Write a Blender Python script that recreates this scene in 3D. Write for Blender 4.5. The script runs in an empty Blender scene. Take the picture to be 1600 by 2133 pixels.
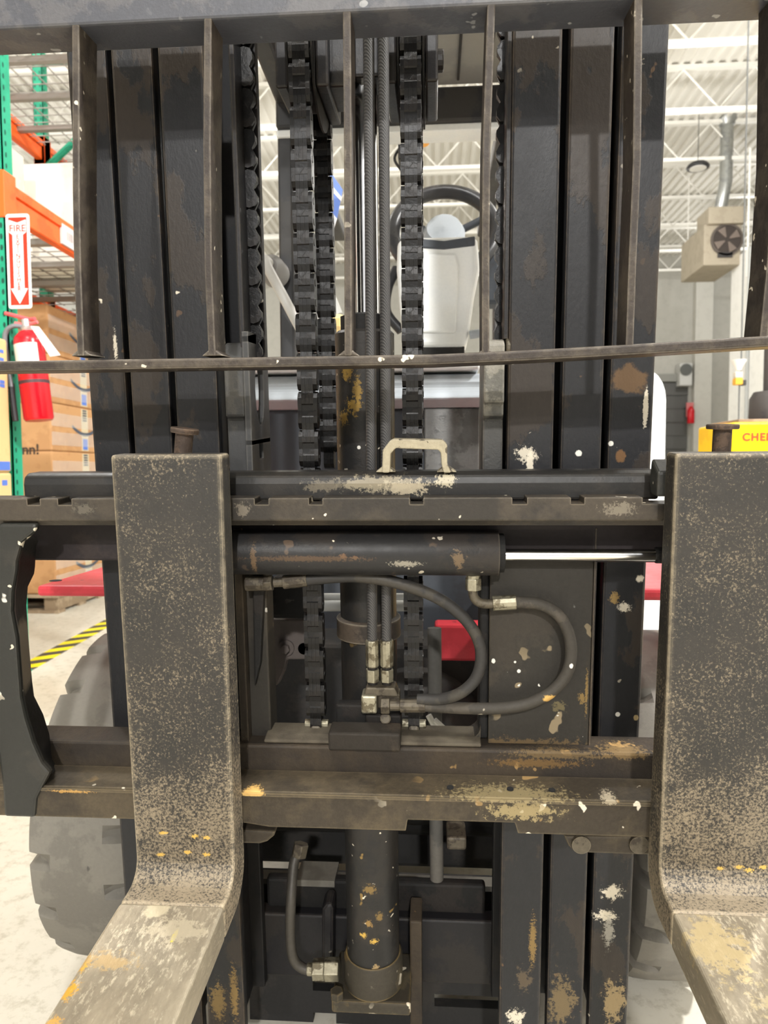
import bpy, bmesh, math, random
from mathutils import Vector, Matrix
random.seed(7)
PI = math.pi
C = bpy.context.scene.collection
scn = bpy.context.scene

# ---------------------------------------------------------------- camera
# focal length (pixels of a 1600 x 2133 frame) and the vanishing points measured in the photograph
F = 1480.0; CX, CY = 800.0, 1066.5; HC = 0.98
def nrm(v): return Vector(v).normalized()
dn_m = nrm((112, 10268, F))                                   # "down" of the tilted mast
dp_m = Vector((100, -(112*100 + F*F)/10268, F)).normalized()  # direction the forks point away along
rt = dn_m.cross(dp_m).normalized()
dn_g = Vector((306, 25900, F)); dn_g = (dn_g - rt*dn_g.dot(rt)).normalized()   # gravity
dp_g = rt.cross(dn_g).normalized()
def axes(r, d, n):            # columns: world axes expressed in camera space (x right, y down, z forward)
    return Matrix(((r.x, d.x, -n.x), (r.y, d.y, -n.y), (r.z, d.z, -n.z)))
AG = axes(rt, dp_g, dn_g); AM = axes(rt, dp_m, dn_m)
MAST = AG.transposed() @ AM                                   # mast frame -> world (a small tilt about X)
CAM = Vector((0, 0, HC))
def W(p): return CAM + MAST @ Vector(p)                        # mast-frame point -> world
def ray(A, u, v): return A.transposed() @ Vector((u-CX, v-CY, F))
def PM(u, v, y): d = ray(AM, u, v); return d*(y/d.y)           # point of the mast frame at depth y
def PG(u, v, y): d = ray(AG, u, v); return CAM + d*(y/d.y)     # world point at depth y
def XM(u, v, y): return PM(u, v, y).x
def ZM(u, v, y): return PM(u, v, y).z
def XG(u, v, y): return PG(u, v, y).x
def ZG(u, v, y): return PG(u, v, y).z

cam_d = bpy.data.cameras.new('camera'); cam = bpy.data.objects.new('camera', cam_d); C.objects.link(cam)
cam_d.sensor_fit = 'HORIZONTAL'; cam_d.sensor_width = 36.0; cam_d.lens = 36.0*F/1600.0
cam_d.clip_start = 0.02; cam_d.clip_end = 200
R = Matrix((AG[0], -AG[1], -AG[2])).transposed()
cam.matrix_world = Matrix.Translation(CAM) @ R.to_4x4()
cam_d.dof.use_dof = True; cam_d.dof.focus_distance = 0.9; cam_d.dof.aperture_fstop = 11.0
scn.camera = cam

# ---------------------------------------------------------------- light and exposure
wd = bpy.data.worlds.new('world'); scn.world = wd; wd.use_nodes = True
wd.node_tree.nodes['Background'].inputs[0].default_value = (1.0, 0.99, 0.98, 1)
wd.node_tree.nodes['Background'].inputs[1].default_value = 0.8
scn.view_settings.view_transform = 'Standard'; scn.view_settings.look = 'None'
scn.view_settings.gamma = 1.0; scn.view_settings.use_curve_mapping = False
scn.view_settings.exposure = 0.3
def lamp(x, y, z, watts, size, col=(1, .985, .96), aim=None):
    l = bpy.data.lights.new('high_bay_light', 'AREA' if aim else 'POINT'); l.energy = watts; l.color = col
    if aim: l.shape = 'DISK'; l.size = size
    else: l.shadow_soft_size = size/2
    o = bpy.data.objects.new('high_bay_light', l); C.objects.link(o); o.location = (x, y, z)
    if aim: o.rotation_euler = (Vector(aim)-Vector((x, y, z))).to_track_quat('-Z', 'Y').to_euler()
    return o
LAMPS = [(0.9, -9.0, 5.5, 1150, .4, (0, .9, 1.0)), (4.4, -0.1, 6.2, 950, .5, (-.3, .6, .4)), (-0.4, -1.4, 6.2, 240, 1.0, (0.4, -1.2, 0)), (-3.2, -11.5, 5.6, 380, .5, (0, .9, .6)),
         (-3.3, 4.2, 5.7, 260, .5, None), (3.2, 4.8, 5.7, 260, .5, None),
         (-3.4, 12.0, 5.6, 190, .5, None), (3.0, 11.0, 5.6, 170, .5, None), (-7.5, 17.0, 5.6, 200, .5, None), (7.5, 17.5, 5.6, 190, .5, None)]  # unseen lamps added as fill for the far part of the hall
for x, y, z, w, s, a in LAMPS: lamp(x, y, z, w, s, aim=a)

# ---------------------------------------------------------------- materials
def new_mat(name):
    m = bpy.data.materials.new(name); m.use_nodes = True
    nt = m.node_tree; b = nt.nodes['Principled BSDF']
    return m, nt, b
def rgba(c): return (c[0], c[1], c[2], 1)
def sr(r, g, b):               # sRGB 0-255 -> linear
    f = lambda c: (c/255/12.92) if c <= 10.3 else ((c/255+.055)/1.055)**2.4
    return (f(r), f(g), f(b))
def plain(name, col, rough=.5, metal=0.0, emit=0.0, spec=.5, alpha=1.0):
    m, nt, b = new_mat(name)
    b.inputs['Base Color'].default_value = rgba(col); b.inputs['Roughness'].default_value = rough
    b.inputs['Metallic'].default_value = metal; b.inputs['Specular IOR Level'].default_value = spec
    b.inputs['Alpha'].default_value = alpha
    if emit: b.inputs['Emission Color'].default_value = rgba(col); b.inputs['Emission Strength'].default_value = emit
    return m
class N:                        # tiny node helper
    def __init__(s, nt): s.nt = nt; s.L = nt.links
    def add(s, t, **k):
        n = s.nt.nodes.new(t)
        for a, v in k.items(): setattr(n, a, v)
        return n
    def link(s, a, b): s.L.new(a, b)
    def noise(s, vec, scale, detail=4, rough=.6):
        n = s.add('ShaderNodeTexNoise'); n.inputs['Scale'].default_value = scale; n.inputs['Detail'].default_value = detail
        n.inputs['Roughness'].default_value = rough; s.link(vec, n.inputs['Vector']); return n.outputs['Fac']
    def ramp(s, fac, a, b):     # 0 below a, 1 above b
        n = s.add('ShaderNodeMapRange'); n.clamp = True
        n.inputs['From Min'].default_value = a; n.inputs['From Max'].default_value = b
        s.link(fac, n.inputs['Value']); return n.outputs['Result']
    def math(s, op, a, b=None):
        n = s.add('ShaderNodeMath', operation=op)
        for i, x in enumerate((a, b)):
            if x is None: continue
            if isinstance(x, (int, float)): n.inputs[i].default_value = x
            else: s.link(x, n.inputs[i])
        return n.outputs[0]
    def mix(s, fac, a, b):
        n = s.add('ShaderNodeMix', data_type='RGBA')
        if isinstance(fac, (int, float)): n.inputs[0].default_value = fac
        else: s.link(fac, n.inputs[0])
        for i, x in ((6, a), (7, b)):
            if isinstance(x, tuple): n.inputs[i].default_value = rgba(x)
            else: s.link(x, n.inputs[i])
        return n.outputs[2]
    def coord(s): return s.add('ShaderNodeTexCoord').outputs['Object']
    def scalev(s, vec, sc):
        n = s.add('ShaderNodeMapping'); n.inputs['Scale'].default_value = sc; s.link(vec, n.inputs['Vector']); return n.outputs[0]
def worn(name, base, alt, rough=.45, metal=0.0, patch=5.0, pa=.52, pb=.56, fine=.35, specks=None, spots=(), edge=None,
         ew=.5, er=.004, bump=.15, stretch=(1, 1, 1), dust=None, spec=.5, grain=None, grad=None):
    spec = min(spec, .28) if metal < .05 else spec
    """painted / bare steel: base and worn patches, fine grain, paint specks, local stains (own places), rubbed edges"""
    m, nt, b = new_mat(name); n = N(nt); co = n.coord(); cs = n.scalev(co, stretch)
    f1 = n.ramp(n.noise(cs, patch, 9, .65), pa, pb)
    col = n.mix(f1, base, alt)
    g = n.noise(cs, 160, 4, .7)
    k = n.ramp(g, .25, .75)
    dk = n.add('ShaderNodeMix', data_type='RGBA', blend_type='MULTIPLY'); dk.inputs[0].default_value = fine
    n.link(col, dk.inputs[6]); n.link(k, dk.inputs[7]); col = dk.outputs[2]
    if dust:                    # (colour, noise scale, low, high)
        col = n.mix(n.ramp(n.noise(cs, dust[1], 10, .75), dust[2], dust[3]), col, dust[0])
    if grain:                   # (colour, fine scale, broad scale, low, high): dense rubbed speckle, denser where grad says
        gv = n.math('ADD', n.noise(cs, grain[1], 5, .75), n.math('MULTIPLY', n.math('SUBTRACT', n.noise(cs, grain[2], 4, .6), .5), .45))
        if grad:
            sx = n.add('ShaderNodeSeparateXYZ'); n.link(co, sx.inputs[0]); k_ = n.add('ShaderNodeMapRange'); k_.interpolation_type = 'SMOOTHSTEP'
            k_.inputs['From Min'].default_value = grad[1]; k_.inputs['From Max'].default_value = grad[0]; n.link(sx.outputs['Z'], k_.inputs['Value'])
            gv = n.math('ADD', gv, n.math('MULTIPLY', k_.outputs['Result'], grad[2]))
        col = n.mix(n.math('MULTIPLY', n.ramp(gv, grain[3], grain[4]), .85), col, grain[0])
    if specks:
        for (c, sc, th) in specks:
            w = n.math('MULTIPLY', n.ramp(n.noise(co, sc, 2, .5), th, th+.02), n.ramp(n.noise(co, 4.0, 3, .5), .42, .55))
            col = n.mix(w, col, c)
    for (p, r, c, rag) in spots:   # point, (rx, ry, rz), colour, raggedness
        mp = n.add('ShaderNodeVectorMath', operation='SUBTRACT'); n.link(co, mp.inputs[0]); mp.inputs[1].default_value = p
        dv = n.add('ShaderNodeVectorMath', operation='DIVIDE'); n.link(mp.outputs[0], dv.inputs[0]); dv.inputs[1].default_value = r
        ln = n.add('ShaderNodeVectorMath', operation='LENGTH'); n.link(dv.outputs[0], ln.inputs[0])
        if rag >= 1.5:          # flaked paint: breaks up into specks towards its rim
            nz = n.noise(co, 2.2/max(min(r), .006), 9, .8)
            val = n.math('SUBTRACT', nz, n.math('MULTIPLY', ln.outputs['Value'], .30))
            w = n.math('MULTIPLY', n.ramp(val, .315, .355), .8)
        else:
            nz = n.noise(co, 1.6/max(min(r), .004), 6, .65)
            d = n.math('ADD', ln.outputs['Value'], n.math('MULTIPLY', n.math('SUBTRACT', nz, .5), rag))
            w = n.math('MULTIPLY', n.math('SUBTRACT', 1.0, n.ramp(d, .72, .95)), .9)
        col = n.mix(w, col, c)
    if edge:
        bv = n.add('ShaderNodeBevel'); bv.samples = 4; bv.inputs['Radius'].default_value = er
        ge = n.add('ShaderNodeNewGeometry')
        dt = n.add('ShaderNodeVectorMath', operation='DOT_PRODUCT'); n.link(bv.outputs[0], dt.inputs[0]); n.link(ge.outputs['Normal'], dt.inputs[1])
        e = n.math('SUBTRACT', 1.0, dt.outputs['Value'])
        e = n.math('ADD', e, n.math('MULTIPLY', n.math('SUBTRACT', n.noise(co, 70, 5, .7), .55), .25))
        col = n.mix(n.math('MULTIPLY', n.ramp(e, .03, .16), ew), col, edge)
    n.link(col, b.inputs['Base Color'])
    b.inputs['Metallic'].default_value = metal; b.inputs['Specular IOR Level'].default_value = spec
    rr = n.add('ShaderNodeMapRange'); rr.inputs['To Min'].default_value = max(.05, rough-.12); rr.inputs['To Max'].default_value = min(1, rough+.15)
    n.link(n.noise(cs, 25, 6, .7), rr.inputs['Value']); n.link(rr.outputs[0], b.inputs['Roughness'])
    if bump:
        bp = n.add('ShaderNodeBump'); bp.inputs['Strength'].default_value = bump; bp.inputs['Distance'].default_value = .002
        n.link(n.math('ADD', n.noise(cs, 220, 4, .7), n.math('MULTIPLY', f1, .6)), bp.inputs['Height']); n.link(bp.outputs[0], b.inputs['Normal'])
    return m

# ---------------------------------------------------------------- mesh helpers
class MB:
    """collects shapes; xf maps local points to world (identity or the mast tilt)"""
    def __init__(s, xf=None): s.bm = bmesh.new(); s.xf = xf or (lambda p: Vector(p))
    def v(s, p): return s.bm.verts.new(s.xf(p))
    def face(s, vs):
        try: return s.bm.faces.new(vs)
        except ValueError: return None
    def box(s, x0, x1, y0, y1, z0, z1):
        q = [s.v((x, y, z)) for z in (z0, z1) for y in (y0, y1) for x in (x0, x1)]
        for f in ((0, 2, 3, 1), (4, 5, 7, 6), (0, 1, 5, 4), (1, 3, 7, 5), (3, 2, 6, 7), (2, 0, 4, 6)): s.face([q[i] for i in f])
        return s
    def hexa(s, a, b):           # two quads (4 points each), joined
        A = [s.v(p) for p in a]; B = [s.v(p) for p in b]; n = len(A)
        s.face(A[::-1]); s.face(B)
        for i in range(n): s.face([A[i], A[(i+1) % n], B[(i+1) % n], B[i]])
        return s
    def prism(s, pts, axis, a, b):   # 2D polygon extruded along an axis: 'x' pts=(y,z); 'y' pts=(x,z); 'z' pts=(x,y)
        f = {'x': lambda p, t: (t, p[0], p[1]), 'y': lambda p, t: (p[0], t, p[1]), 'z': lambda p, t: (p[0], p[1], t)}[axis]
        return s.hexa([f(p, a) for p in pts], [f(p, b) for p in pts])
    def tube(s, pts, r, n=12, cap=True):
        pts = [Vector(p) for p in pts]; rs = r if isinstance(r, (list, tuple)) else [r]*len(pts)
        rings = []; up = None
        for i, p in enumerate(pts):
            t = (pts[min(i+1, len(pts)-1)] - pts[max(i-1, 0)]).normalized()
            if up is None: up = t.orthogonal().normalized()
            up = (up - t*up.dot(t)).normalized(); sd = t.cross(up)
            rings.append([s.v(p + (up*math.cos(2*PI*k/n) + sd*math.sin(2*PI*k/n))*rs[i]) for k in range(n)])
        for a, b in zip(rings, rings[1:]):
            for k in range(n): s.face([a[k], a[(k+1) % n], b[(k+1) % n], b[k]])
        if cap: s.face(rings[0][::-1]); s.face(rings[-1])
        return s
    def cyl(s, p, q, r, n=20): return s.tube([p, q], r, n)
    def lathe(s, prof, c, axis='z', n=28):  # profile (radius, height) about an axis through c
        rings = []
        for r, h in prof:
            ring = []
            for k in range(n):
                a = 2*PI*k/n; x, y = r*math.cos(a), r*math.sin(a)
                p = {'z': (c[0]+x, c[1]+y, c[2]+h), 'x': (c[0]+h, c[1]+x, c[2]+y), 'y': (c[0]+x, c[1]+h, c[2]+y)}[axis]
                ring.append(s.v(p))
            rings.append(ring)
        for a, b in zip(rings, rings[1:]):
            for k in range(n): s.face([a[k], a[(k+1) % n], b[(k+1) % n], b[k]])
        if prof[0][0] > 1e-6: s.face(rings[0][::-1])
        if prof[-1][0] > 1e-6: s.face(rings[-1])
        return s
    def torus(s, c, R0, r, rot=None, n=40, m=12):
        M = rot or Matrix.Identity(3); c = Vector(c); rings = []
        for i in range(n):
            a = 2*PI*i/n
            rings.append([s.v(c + M @ Vector(((R0+r*math.cos(2*PI*k/m))*math.cos(a), (R0+r*math.cos(2*PI*k/m))*math.sin(a), r*math.sin(2*PI*k/m)))) for k in range(m)])
        for i in range(n):
            a, b = rings[i], rings[(i+1) % n]
            for k in range(m): s.face([a[k], b[k], b[(k+1) % m], a[(k+1) % m]])
        return s
    def build(s, name, mat, parent=None, bevel=0.0, smooth=False, seg=2):
        bmesh.ops.recalc_face_normals(s.bm, faces=s.bm.faces)
        off = parent['_w'] if (parent is not None and '_w' in parent) else (0, 0, 0)
        if off != (0, 0, 0): bmesh.ops.translate(s.bm, verts=s.bm.verts, vec=-Vector(off))
        me = bpy.data.meshes.new(name); s.bm.to_mesh(me); s.bm.free()
        if smooth:
            for p in me.polygons: p.use_smooth = True
            me.set_sharp_from_angle(angle=math.radians(38))
        me.materials.append(mat)
        o = bpy.data.objects.new(name, me); C.objects.link(o)
        if parent is not None: o.parent = parent; o['_w'] = tuple(off)
        else: o['_w'] = (0.0, 0.0, 0.0)
        if bevel:
            md = o.modifiers.new('bevel', 'BEVEL'); md.width = bevel; md.segments = seg; md.limit_method = 'ANGLE'; md.angle_limit = math.radians(40)
        return o
def spline(pts, k=8):           # Catmull-Rom through points
    P = [Vector(p) for p in pts]; P = [P[0]*2-P[1]] + P + [P[-1]*2-P[-2]]; out = []
    for i in range(1, len(P)-2):
        for j in range(k):
            t = j/k; a, b, c, d = P[i-1], P[i], P[i+1], P[i+2]
            out.append(.5*((2*b) + (c-a)*t + (2*a-5*b+4*c-d)*t*t + (3*b-a-3*c+d)*t**3))
    out.append(P[-2]); return out
def thing(name, label, cat, loc=(0, 0, 0), group=None):
    o = bpy.data.objects.new(name, None); C.objects.link(o); o.location = loc; o.empty_display_size = .1
    o['label'] = label; o['category'] = cat; o['_w'] = tuple(float(c) for c in loc)
    if group: o['group'] = group
    return o
def struct(o): o['kind'] = 'structure'; return o
def text_mesh(body, size, mat, name, parent, origin, ax, ay, depth=.001, bold=0.0, spacing=1.0):
    """flat lettering: origin = centre, ax / ay = unit vectors of writing direction and of up"""
    cu = bpy.data.curves.new(name, 'FONT'); cu.body = body; cu.size = size; cu.align_x = 'CENTER'; cu.align_y = 'CENTER'
    cu.extrude = depth/2; cu.offset = bold; cu.space_character = spacing
    t = bpy.data.objects.new(name, cu); C.objects.link(t)
    me = bpy.data.meshes.new_from_object(t.evaluated_get(bpy.context.evaluated_depsgraph_get()))
    bpy.data.objects.remove(t); bpy.data.curves.remove(cu)
    off = Vector(parent['_w']) if parent is not None else Vector()
    ax = Vector(ax).normalized(); ay = Vector(ay).normalized(); az = ax.cross(ay)
    for v in me.vertices: v.co = Vector(origin) - off + ax*v.co.x + ay*v.co.y + az*v.co.z
    me.name = name; me.materials.clear(); me.materials.append(mat)
    o = bpy.data.objects.new(name, me); C.objects.link(o)
    if parent is not None: o.parent = parent; o['_w'] = tuple(off)
    return o

# ---------------------------------------------------------------- the setting
ZC = 7.35
def concrete():
    m, nt, b = new_mat('sealed_concrete'); n = N(nt); co = n.coord()
    a = n.mix(n.ramp(n.noise(co, 1.3, 8, .7), .3, .7), sr(200, 195, 182), sr(220, 215, 202))
    a = n.mix(n.ramp(n.noise(co, 26, 8, .75), .5, .68), a, sr(178, 172, 156))
    a = n.mix(n.ramp(n.noise(co, 5, 4, .6), .66, .72), a, sr(176, 170, 158))
    n.link(a, b.inputs['Base Color']); b.inputs['Roughness'].default_value = .42
    return m
M_floor = concrete()
M_deck = plain('cream_deck_paint', sr(230, 227, 219), .6)
M_joist = plain('white_joist_paint', sr(243, 241, 234), .55)
M_wallgrey = worn('grey_wall_paint', sr(186, 184, 176), sr(182, 180, 172), .8, fine=.05, bump=.02)
M_wallwhite = worn('white_wall_paint', sr(244, 243, 238), sr(238, 237, 232), .7, fine=.04, bump=.02)

struct(MB().box(-12, 12, -14, 24, -.15, 0).build('floor', M_floor))
mb = MB(); prof = []; x = -11.0; pt = .18
while x < 11.0:
    prof += [(x, 0), (x+.085, 0), (x+.105, -.042), (x+.16, -.042)]; x += pt
top = [mb.v((p[0], -14, ZC+p[1])) for p in prof]; bot = [mb.v((p[0], 24, ZC+p[1])) for p in prof]
for i in range(len(prof)-1): mb.face([top[i], top[i+1], bot[i+1], bot[i]])
ceil = struct(mb.build('ceiling', M_deck))
JY = [0.85+1.83*i for i in range(-7, 12)]
for y in JY:
    mb = MB(); zt = ZC-.045; zb = ZC-.045-.66
    mb.box(-11, 11, y-.05, y+.05, zt-.06, zt); mb.box(-11, 11, y-.05, y+.05, zb-.06, zb)
    k = 0; xx = -10.9
    while xx < 10.9:
        a, b2 = ((xx, zb), (xx+.55, zt-.06)) if k % 2 == 0 else ((xx, zt-.06), (xx+.55, zb))
        mb.tube([(a[0], y, a[1]), (b2[0], y, b2[1])], .014, 6, cap=False); xx += .55; k += 1
    mb.build('joist', M_joist, ceil)
struct(MB().box(-11, 11, 22, 22.2, 0, ZC).build('wall_back', M_wallgrey))
struct(MB().box(-11.2, -11, -14, 22.2, 0, ZC).build('wall_left', M_wallwhite))
struct(MB().box(11, 11.2, -14, 22.2, 0, ZC).build('wall_right', M_wallgrey))
# white office block whose side runs along the right of the aisle
WX = 5.6; WY = WX*F/(1484-890.0); WZ = ZG(1580, 470, WX*F/690.0)
struct(MB().box(WX, 10.98, -2, WY, 0, WZ).build('wall_office', M_wallwhite))
M_cond = plain('grey_conduit', sr(170, 172, 170), .5)
cd = MB(); yq = WX*F/(1522-890.0); cd.cyl((WX-.03, yq, 0), (WX-.03, yq, WZ), .028, 10); struct(cd.build('trim_1', M_cond))
pl = MB().box(XG(1446, 700, 21.85), XG(1482, 700, 21.85), 21.75, 22, 0, ZC-.7).build('trim_2', worn('pilaster_paint', sr(206, 204, 196), sr(202, 200, 192), .8, fine=.04, bump=.02)); struct(pl)
M_door = plain('dark_roller_door', sr(84, 84, 82), .6)
d1 = MB(); dz = ZG(1410, 795, 21.9)
for i in range(9): d1.box(XG(1300, 900, 21.9), XG(1432, 900, 21.9), 21.93 if i % 2 else 21.9, 22, dz*i/9, dz*(i+1)/9-.015)
d1 = struct(d1.build('door_1', M_door))
MB().box(XG(1296, 795, 21.9), XG(1436, 795, 21.9), 21.8, 22, dz, dz+.22).build('lintel', plain('door_lintel_grey', sr(140, 140, 134), .7), d1)

# ---------------------------------------------------------------- ceiling lamps
M_lampbody = plain('lamp_black', sr(40, 40, 42), .4)
M_lens = plain('lamp_lens', sr(232, 230, 224), .3)
def high_bay(x, y, z, size, label):
    t = thing('high_bay_lamp', label, 'ceiling lamp', (x, y, z), 'high bay lamps')
    r = size*.5
    MB().lathe([(r*.55, .10), (r*.8, .085), (r*1.0, .05), (r*1.08, .02), (r*1.02, 0), (r*.8, .015)], (x, y, z+.02)).build('housing', M_lampbody, t, smooth=True)
    MB().lathe([(r*.8, 0), (r*.78, .012)], (x, y, z+.012)).build('lens', M_lens, t)
    MB().cyl((x, y, z+.1), (x, y, ZC-.03), .006, 6).build('cord', M_lampbody, t)
pz = 6.25; pd = F*(pz-HC)/(985-393.); high_bay((1415-890)/F*pd, pd, pz, .36, 'round dark high bay lamp hanging before the ribbed ceiling above the fan heater')
LL = ['round high bay lamp far down the hall before the forks, right of the aisle', 'round high bay lamp high above the right of the aisle beside the forks', 'round high bay lamp straight above the fork tips',
      'round high bay lamp farthest down the hall before the forks, left of the aisle', 'round high bay lamp above the near pallet rack bay', 'round high bay lamp above the truck, beside the white office wall',
      'unseen high bay lamp added as fill on the left behind the far end of the pallet rack', 'unseen high bay lamp added as fill on the right in front of the tan heater', 'unseen high bay lamp added as fill in the far left corner of the hall', 'unseen high bay lamp added as fill in the far right corner behind the white office']
for (x, y, z, w, s, a), lb_ in zip(LAMPS, LL):
    high_bay(x, y, z+(.01 if a else .3), s+.06, lb_)

# ---------------------------------------------------------------- unit heater
M_heat = worn('tan_heater_paint', sr(176, 166, 148), sr(168, 158, 140), .55, fine=.08, bump=.03)
M_galv = worn('galvanised_steel', sr(176, 178, 176), sr(160, 162, 162), .35, metal=.7, fine=.1, bump=.03)
hd = 13.6; hx0, hx1 = XG(1467, 500, hd), XG(1544, 500, hd); hz0, hz1 = ZG(1500, 552, hd), ZG(1500, 434, hd)
uh = thing('unit_heater', 'tan fan heater hanging from the ceiling with a grey vent pipe', 'heater', ((hx0+hx1)/2, hd+.5, hz0))
MB().box(hx0, hx1, hd, hd+1.2, hz0, hz1-.28).build('cabinet', M_heat, uh, .012)
MB().box(hx0+.04, hx1+.04, hd-.1, hd+.5, hz1-.3, hz1).build('draft_hood', M_heat, uh, .012)
fz = ZG(1500, 500, hd); fx = hx0+.40
MB().lathe([(.29, 0), (.29, -.03), (.25, -.03), (.25, 0)], (fx, hd, fz), 'y').build('fan_ring', plain('fan_ring_grey', sr(90, 82, 76), .6), uh, smooth=True)  # plain grey ring around the fan
M_fan = plain('fan_blade_grey', sr(120, 108, 100), .5)
MB().lathe([(.25, 0), (.25, -.004)], (fx, hd-.002, fz), 'y').build('fan_well', plain('fan_well_dark', sr(62, 54, 50), .7), uh)
for k in range(4):
    a = k*PI/2+.5; q = []
    for rr, da in ((.05, -.2), (.235, -.32), (.24, .32), (.05, .25)):
        q.append((fx+rr*math.cos(a+da), fz+rr*math.sin(a+da)))
    MB().prism(q, 'y', hd-.03, hd-.012).build('fan_blade', M_fan, uh)
MB().box(fx-.16, fx+.1, hd-.03, hd, hz0+.13, hz0+.22).build('control_box', plain('control_dark', sr(60, 58, 58), .6), uh)
vx = XG(1518, 330, hd); 
MB().tube([(vx-.06, hd+.2, hz1-.05), (vx-.06, hd+.1, hz1+.18), (vx, hd+.1, hz1+.5), (vx, hd+.1, ZG(1522, 230, hd+.1))], .11, 16).build('vent_pipe', M_galv, uh, smooth=True)
MB().lathe([(.12, 0), (.2, .14), (.2, .2), (.12, .26)], (vx, hd+.1, ZG(1522, 262, hd+.1))).build('pipe_collar', M_galv, uh, smooth=True)
for xx in (hx0+.02, hx1-.02):
    MB().cyl((xx, hd+.9, hz1-.3), (xx, hd+.9, ZC-.7), .008, 6).build('hanger_rod', M_joist, uh)
gx = XG(1559, 480, hd-.4)
gp = MB().cyl((gx, hd-.4, ZG(1559, 577, hd-.4)), (gx, hd-.4, ZC-.75), .02, 8).build('gas_pipe', M_joist); gp['label'] = 'thin cream pipe hanging from the ceiling beside the tan heater'; gp['category'] = 'pipe'

# ---------------------------------------------------------------- wall fittings on the far wall and things along the right
ws = thing('wall_fan', 'small white box with a dark round front high on the grey far wall', 'wall fan', (XG(1426, 780, 21.8), 21.8, ZG(1426, 805, 21.8)))
MB().box(XG(1414, 780, 21.7), XG(1440, 780, 21.7), 21.6, 22, ZG(1426, 804, 21.7), ZG(1426, 757, 21.7)).build('case', plain('fixture_white', sr(205, 205, 202), .6), ws, .02)
MB().lathe([(.17, 0), (.17, -.04)], (XG(1429, 770, 21.6), 21.6, ZG(1429, 770, 21.6)), 'y').build('grille', plain('grille_dark', sr(90, 92, 90), .6), ws)
M_red = plain('extinguisher_red', sr(200, 12, 30), .25)
fe = thing('fire_extinguisher', 'small red fire extinguisher far off on the grey pilaster', 'fire extinguisher', (XG(1439, 862, 21.6), 21.65, ZG(1439, 882, 21.6)))
c = (XG(1440, 862, 21.6), 21.62, ZG(1440, 882, 21.6))
MB().lathe([(.09, 0), (.1, .02), (.1, .38), (.06, .46), (.03, .5)], c).build('body', M_red, fe, smooth=True)
MB().box(c[0]-.1, c[0]+.1, 21.7, 21.75, c[2]+.2, c[2]+.62).build('backplate', plain('faded_red_plate', sr(205, 120, 120), .6), fe)
# pendant control
pw = thing('pendant_control', 'white and amber pendant control hanging on a cord before the white wall', 'control', (XG(1541, 780, 6), 6, ZG(1541, 800, 6)))
px_ = XG(1541, 780, 6); pz0 = ZG(1541, 802, 6)
MB().lathe([(.02, 0), (.03, .03), (.055, .07), (.06, .085)], (px_-.01, 6, ZG(1541, 772, 6))).build('funnel', plain('white_plastic', sr(235, 232, 226), .4), pw, smooth=True)
MB().box(px_-.045, px_+.015, 5.97, 6.03, pz0+.055, pz0+.105).build('upper_case', plain('grey_beige_case', sr(214, 206, 190), .5), pw, .008)
MB().box(px_-.045, px_+.015, 5.965, 6.035, pz0, pz0+.055).build('amber_case', plain('amber_case', sr(232, 172, 52), .4), pw, .008)
MB().box(px_+.012, px_+.045, 5.97, 6.03, pz0-.005, pz0+.04).build('plug', plain('plug_black', sr(50, 48, 48), .5), pw, .008)
MB().tube([(px_, 6, 0.35), (px_, 6, pz0), (px_+.01, 6, pz0+.12), (px_, 6, ZC-.75)], .006, 6).build('cord', plain('cord_grey', sr(90, 92, 92), .5), pw)
# yellow cabinet with dark post
yy = 3.6; yx0 = XG(1525, 900, yy); yz = ZG(1560, 879, yy)
yc = thing('yellow_cabinet', 'yellow steel cabinet with red lettering behind the right fork', 'cabinet', (yx0+.3, yy+.2, 0))
M_yel = worn('yellow_enamel', sr(250, 200, 10), sr(240, 188, 8), .4, fine=.06, bump=.02)
MB().box(yx0, yx0+.62, yy, yy+.45, .04, yz).build('case', M_yel, yc, .012)
MB().box(yx0+.02, yx0+.6, yy+.02, yy+.43, 0, .04).build('plinth', M_lampbody, yc)
M_redink = plain('red_lettering', sr(230, 60, 10), .5)
text_mesh('CHEM', .052, M_redink, 'lettering', yc, (XG(1580, 911, yy), yy-.002, ZG(1580, 911, yy)), (1, 0, 0), (0, 0, 1), .001, .002, 1.15)
MB().box(XG(1548, 870, yy), yx0+.6, yy+.05, yy+.4, yz, yz+.018).build('top_tray', worn('tray_tan', sr(176, 150, 126), sr(150, 128, 108), .7), yc, .004)
bx_ = XG(1592, 840, yy+.2)
bl = thing('black_stand', 'black rubber foot and post standing on the yellow cabinet', 'stand', (bx_+.02, yy+.2, yz+.018))
M_rub = worn('black_rubber', sr(74, 70, 68), sr(62, 58, 58), .6, fine=.15)
bzb = yz+.018; bzt = ZG(1592, 815, yy+.2)
MB().lathe([(.085, 0), (.09, .02), (.088, (bzt-bzb)*.75), (.07, (bzt-bzb)*.97), (.04, bzt-bzb)], (bx_+.02, yy+.2, bzb)).build('foot', M_rub, bl, smooth=True)
MB().lathe([(.034, 0), (.034, .62), (.03, .63)], (bx_+.03, yy+.2, bzt)).build('post', M_rub, bl, smooth=True)
# white rounded bin
wy = 3.0; wx1 = XG(1391, 880, wy); wzt = ZG(1380, 766, wy)
q = [(wx1-.5, .02), (wx1-.03, .02), (wx1, .3), (wx1, wzt-.13)] + [(wx1-.09+.09*math.cos(a), wzt-.13+.13*math.sin(a)) for a in (.3, .6, .9, 1.2, PI/2)] + [(wx1-.5, wzt)]
wb = MB().prism(q, 'y', wy, wy+.5).build('wrapped_load', plain('white_plastic_wrap', sr(226, 230, 232), .3), None, .03, seg=3)
wb['label'] = 'tall white wrapped load with rounded top standing behind the right mast rail'; wb['category'] = 'wrapped load'

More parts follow.
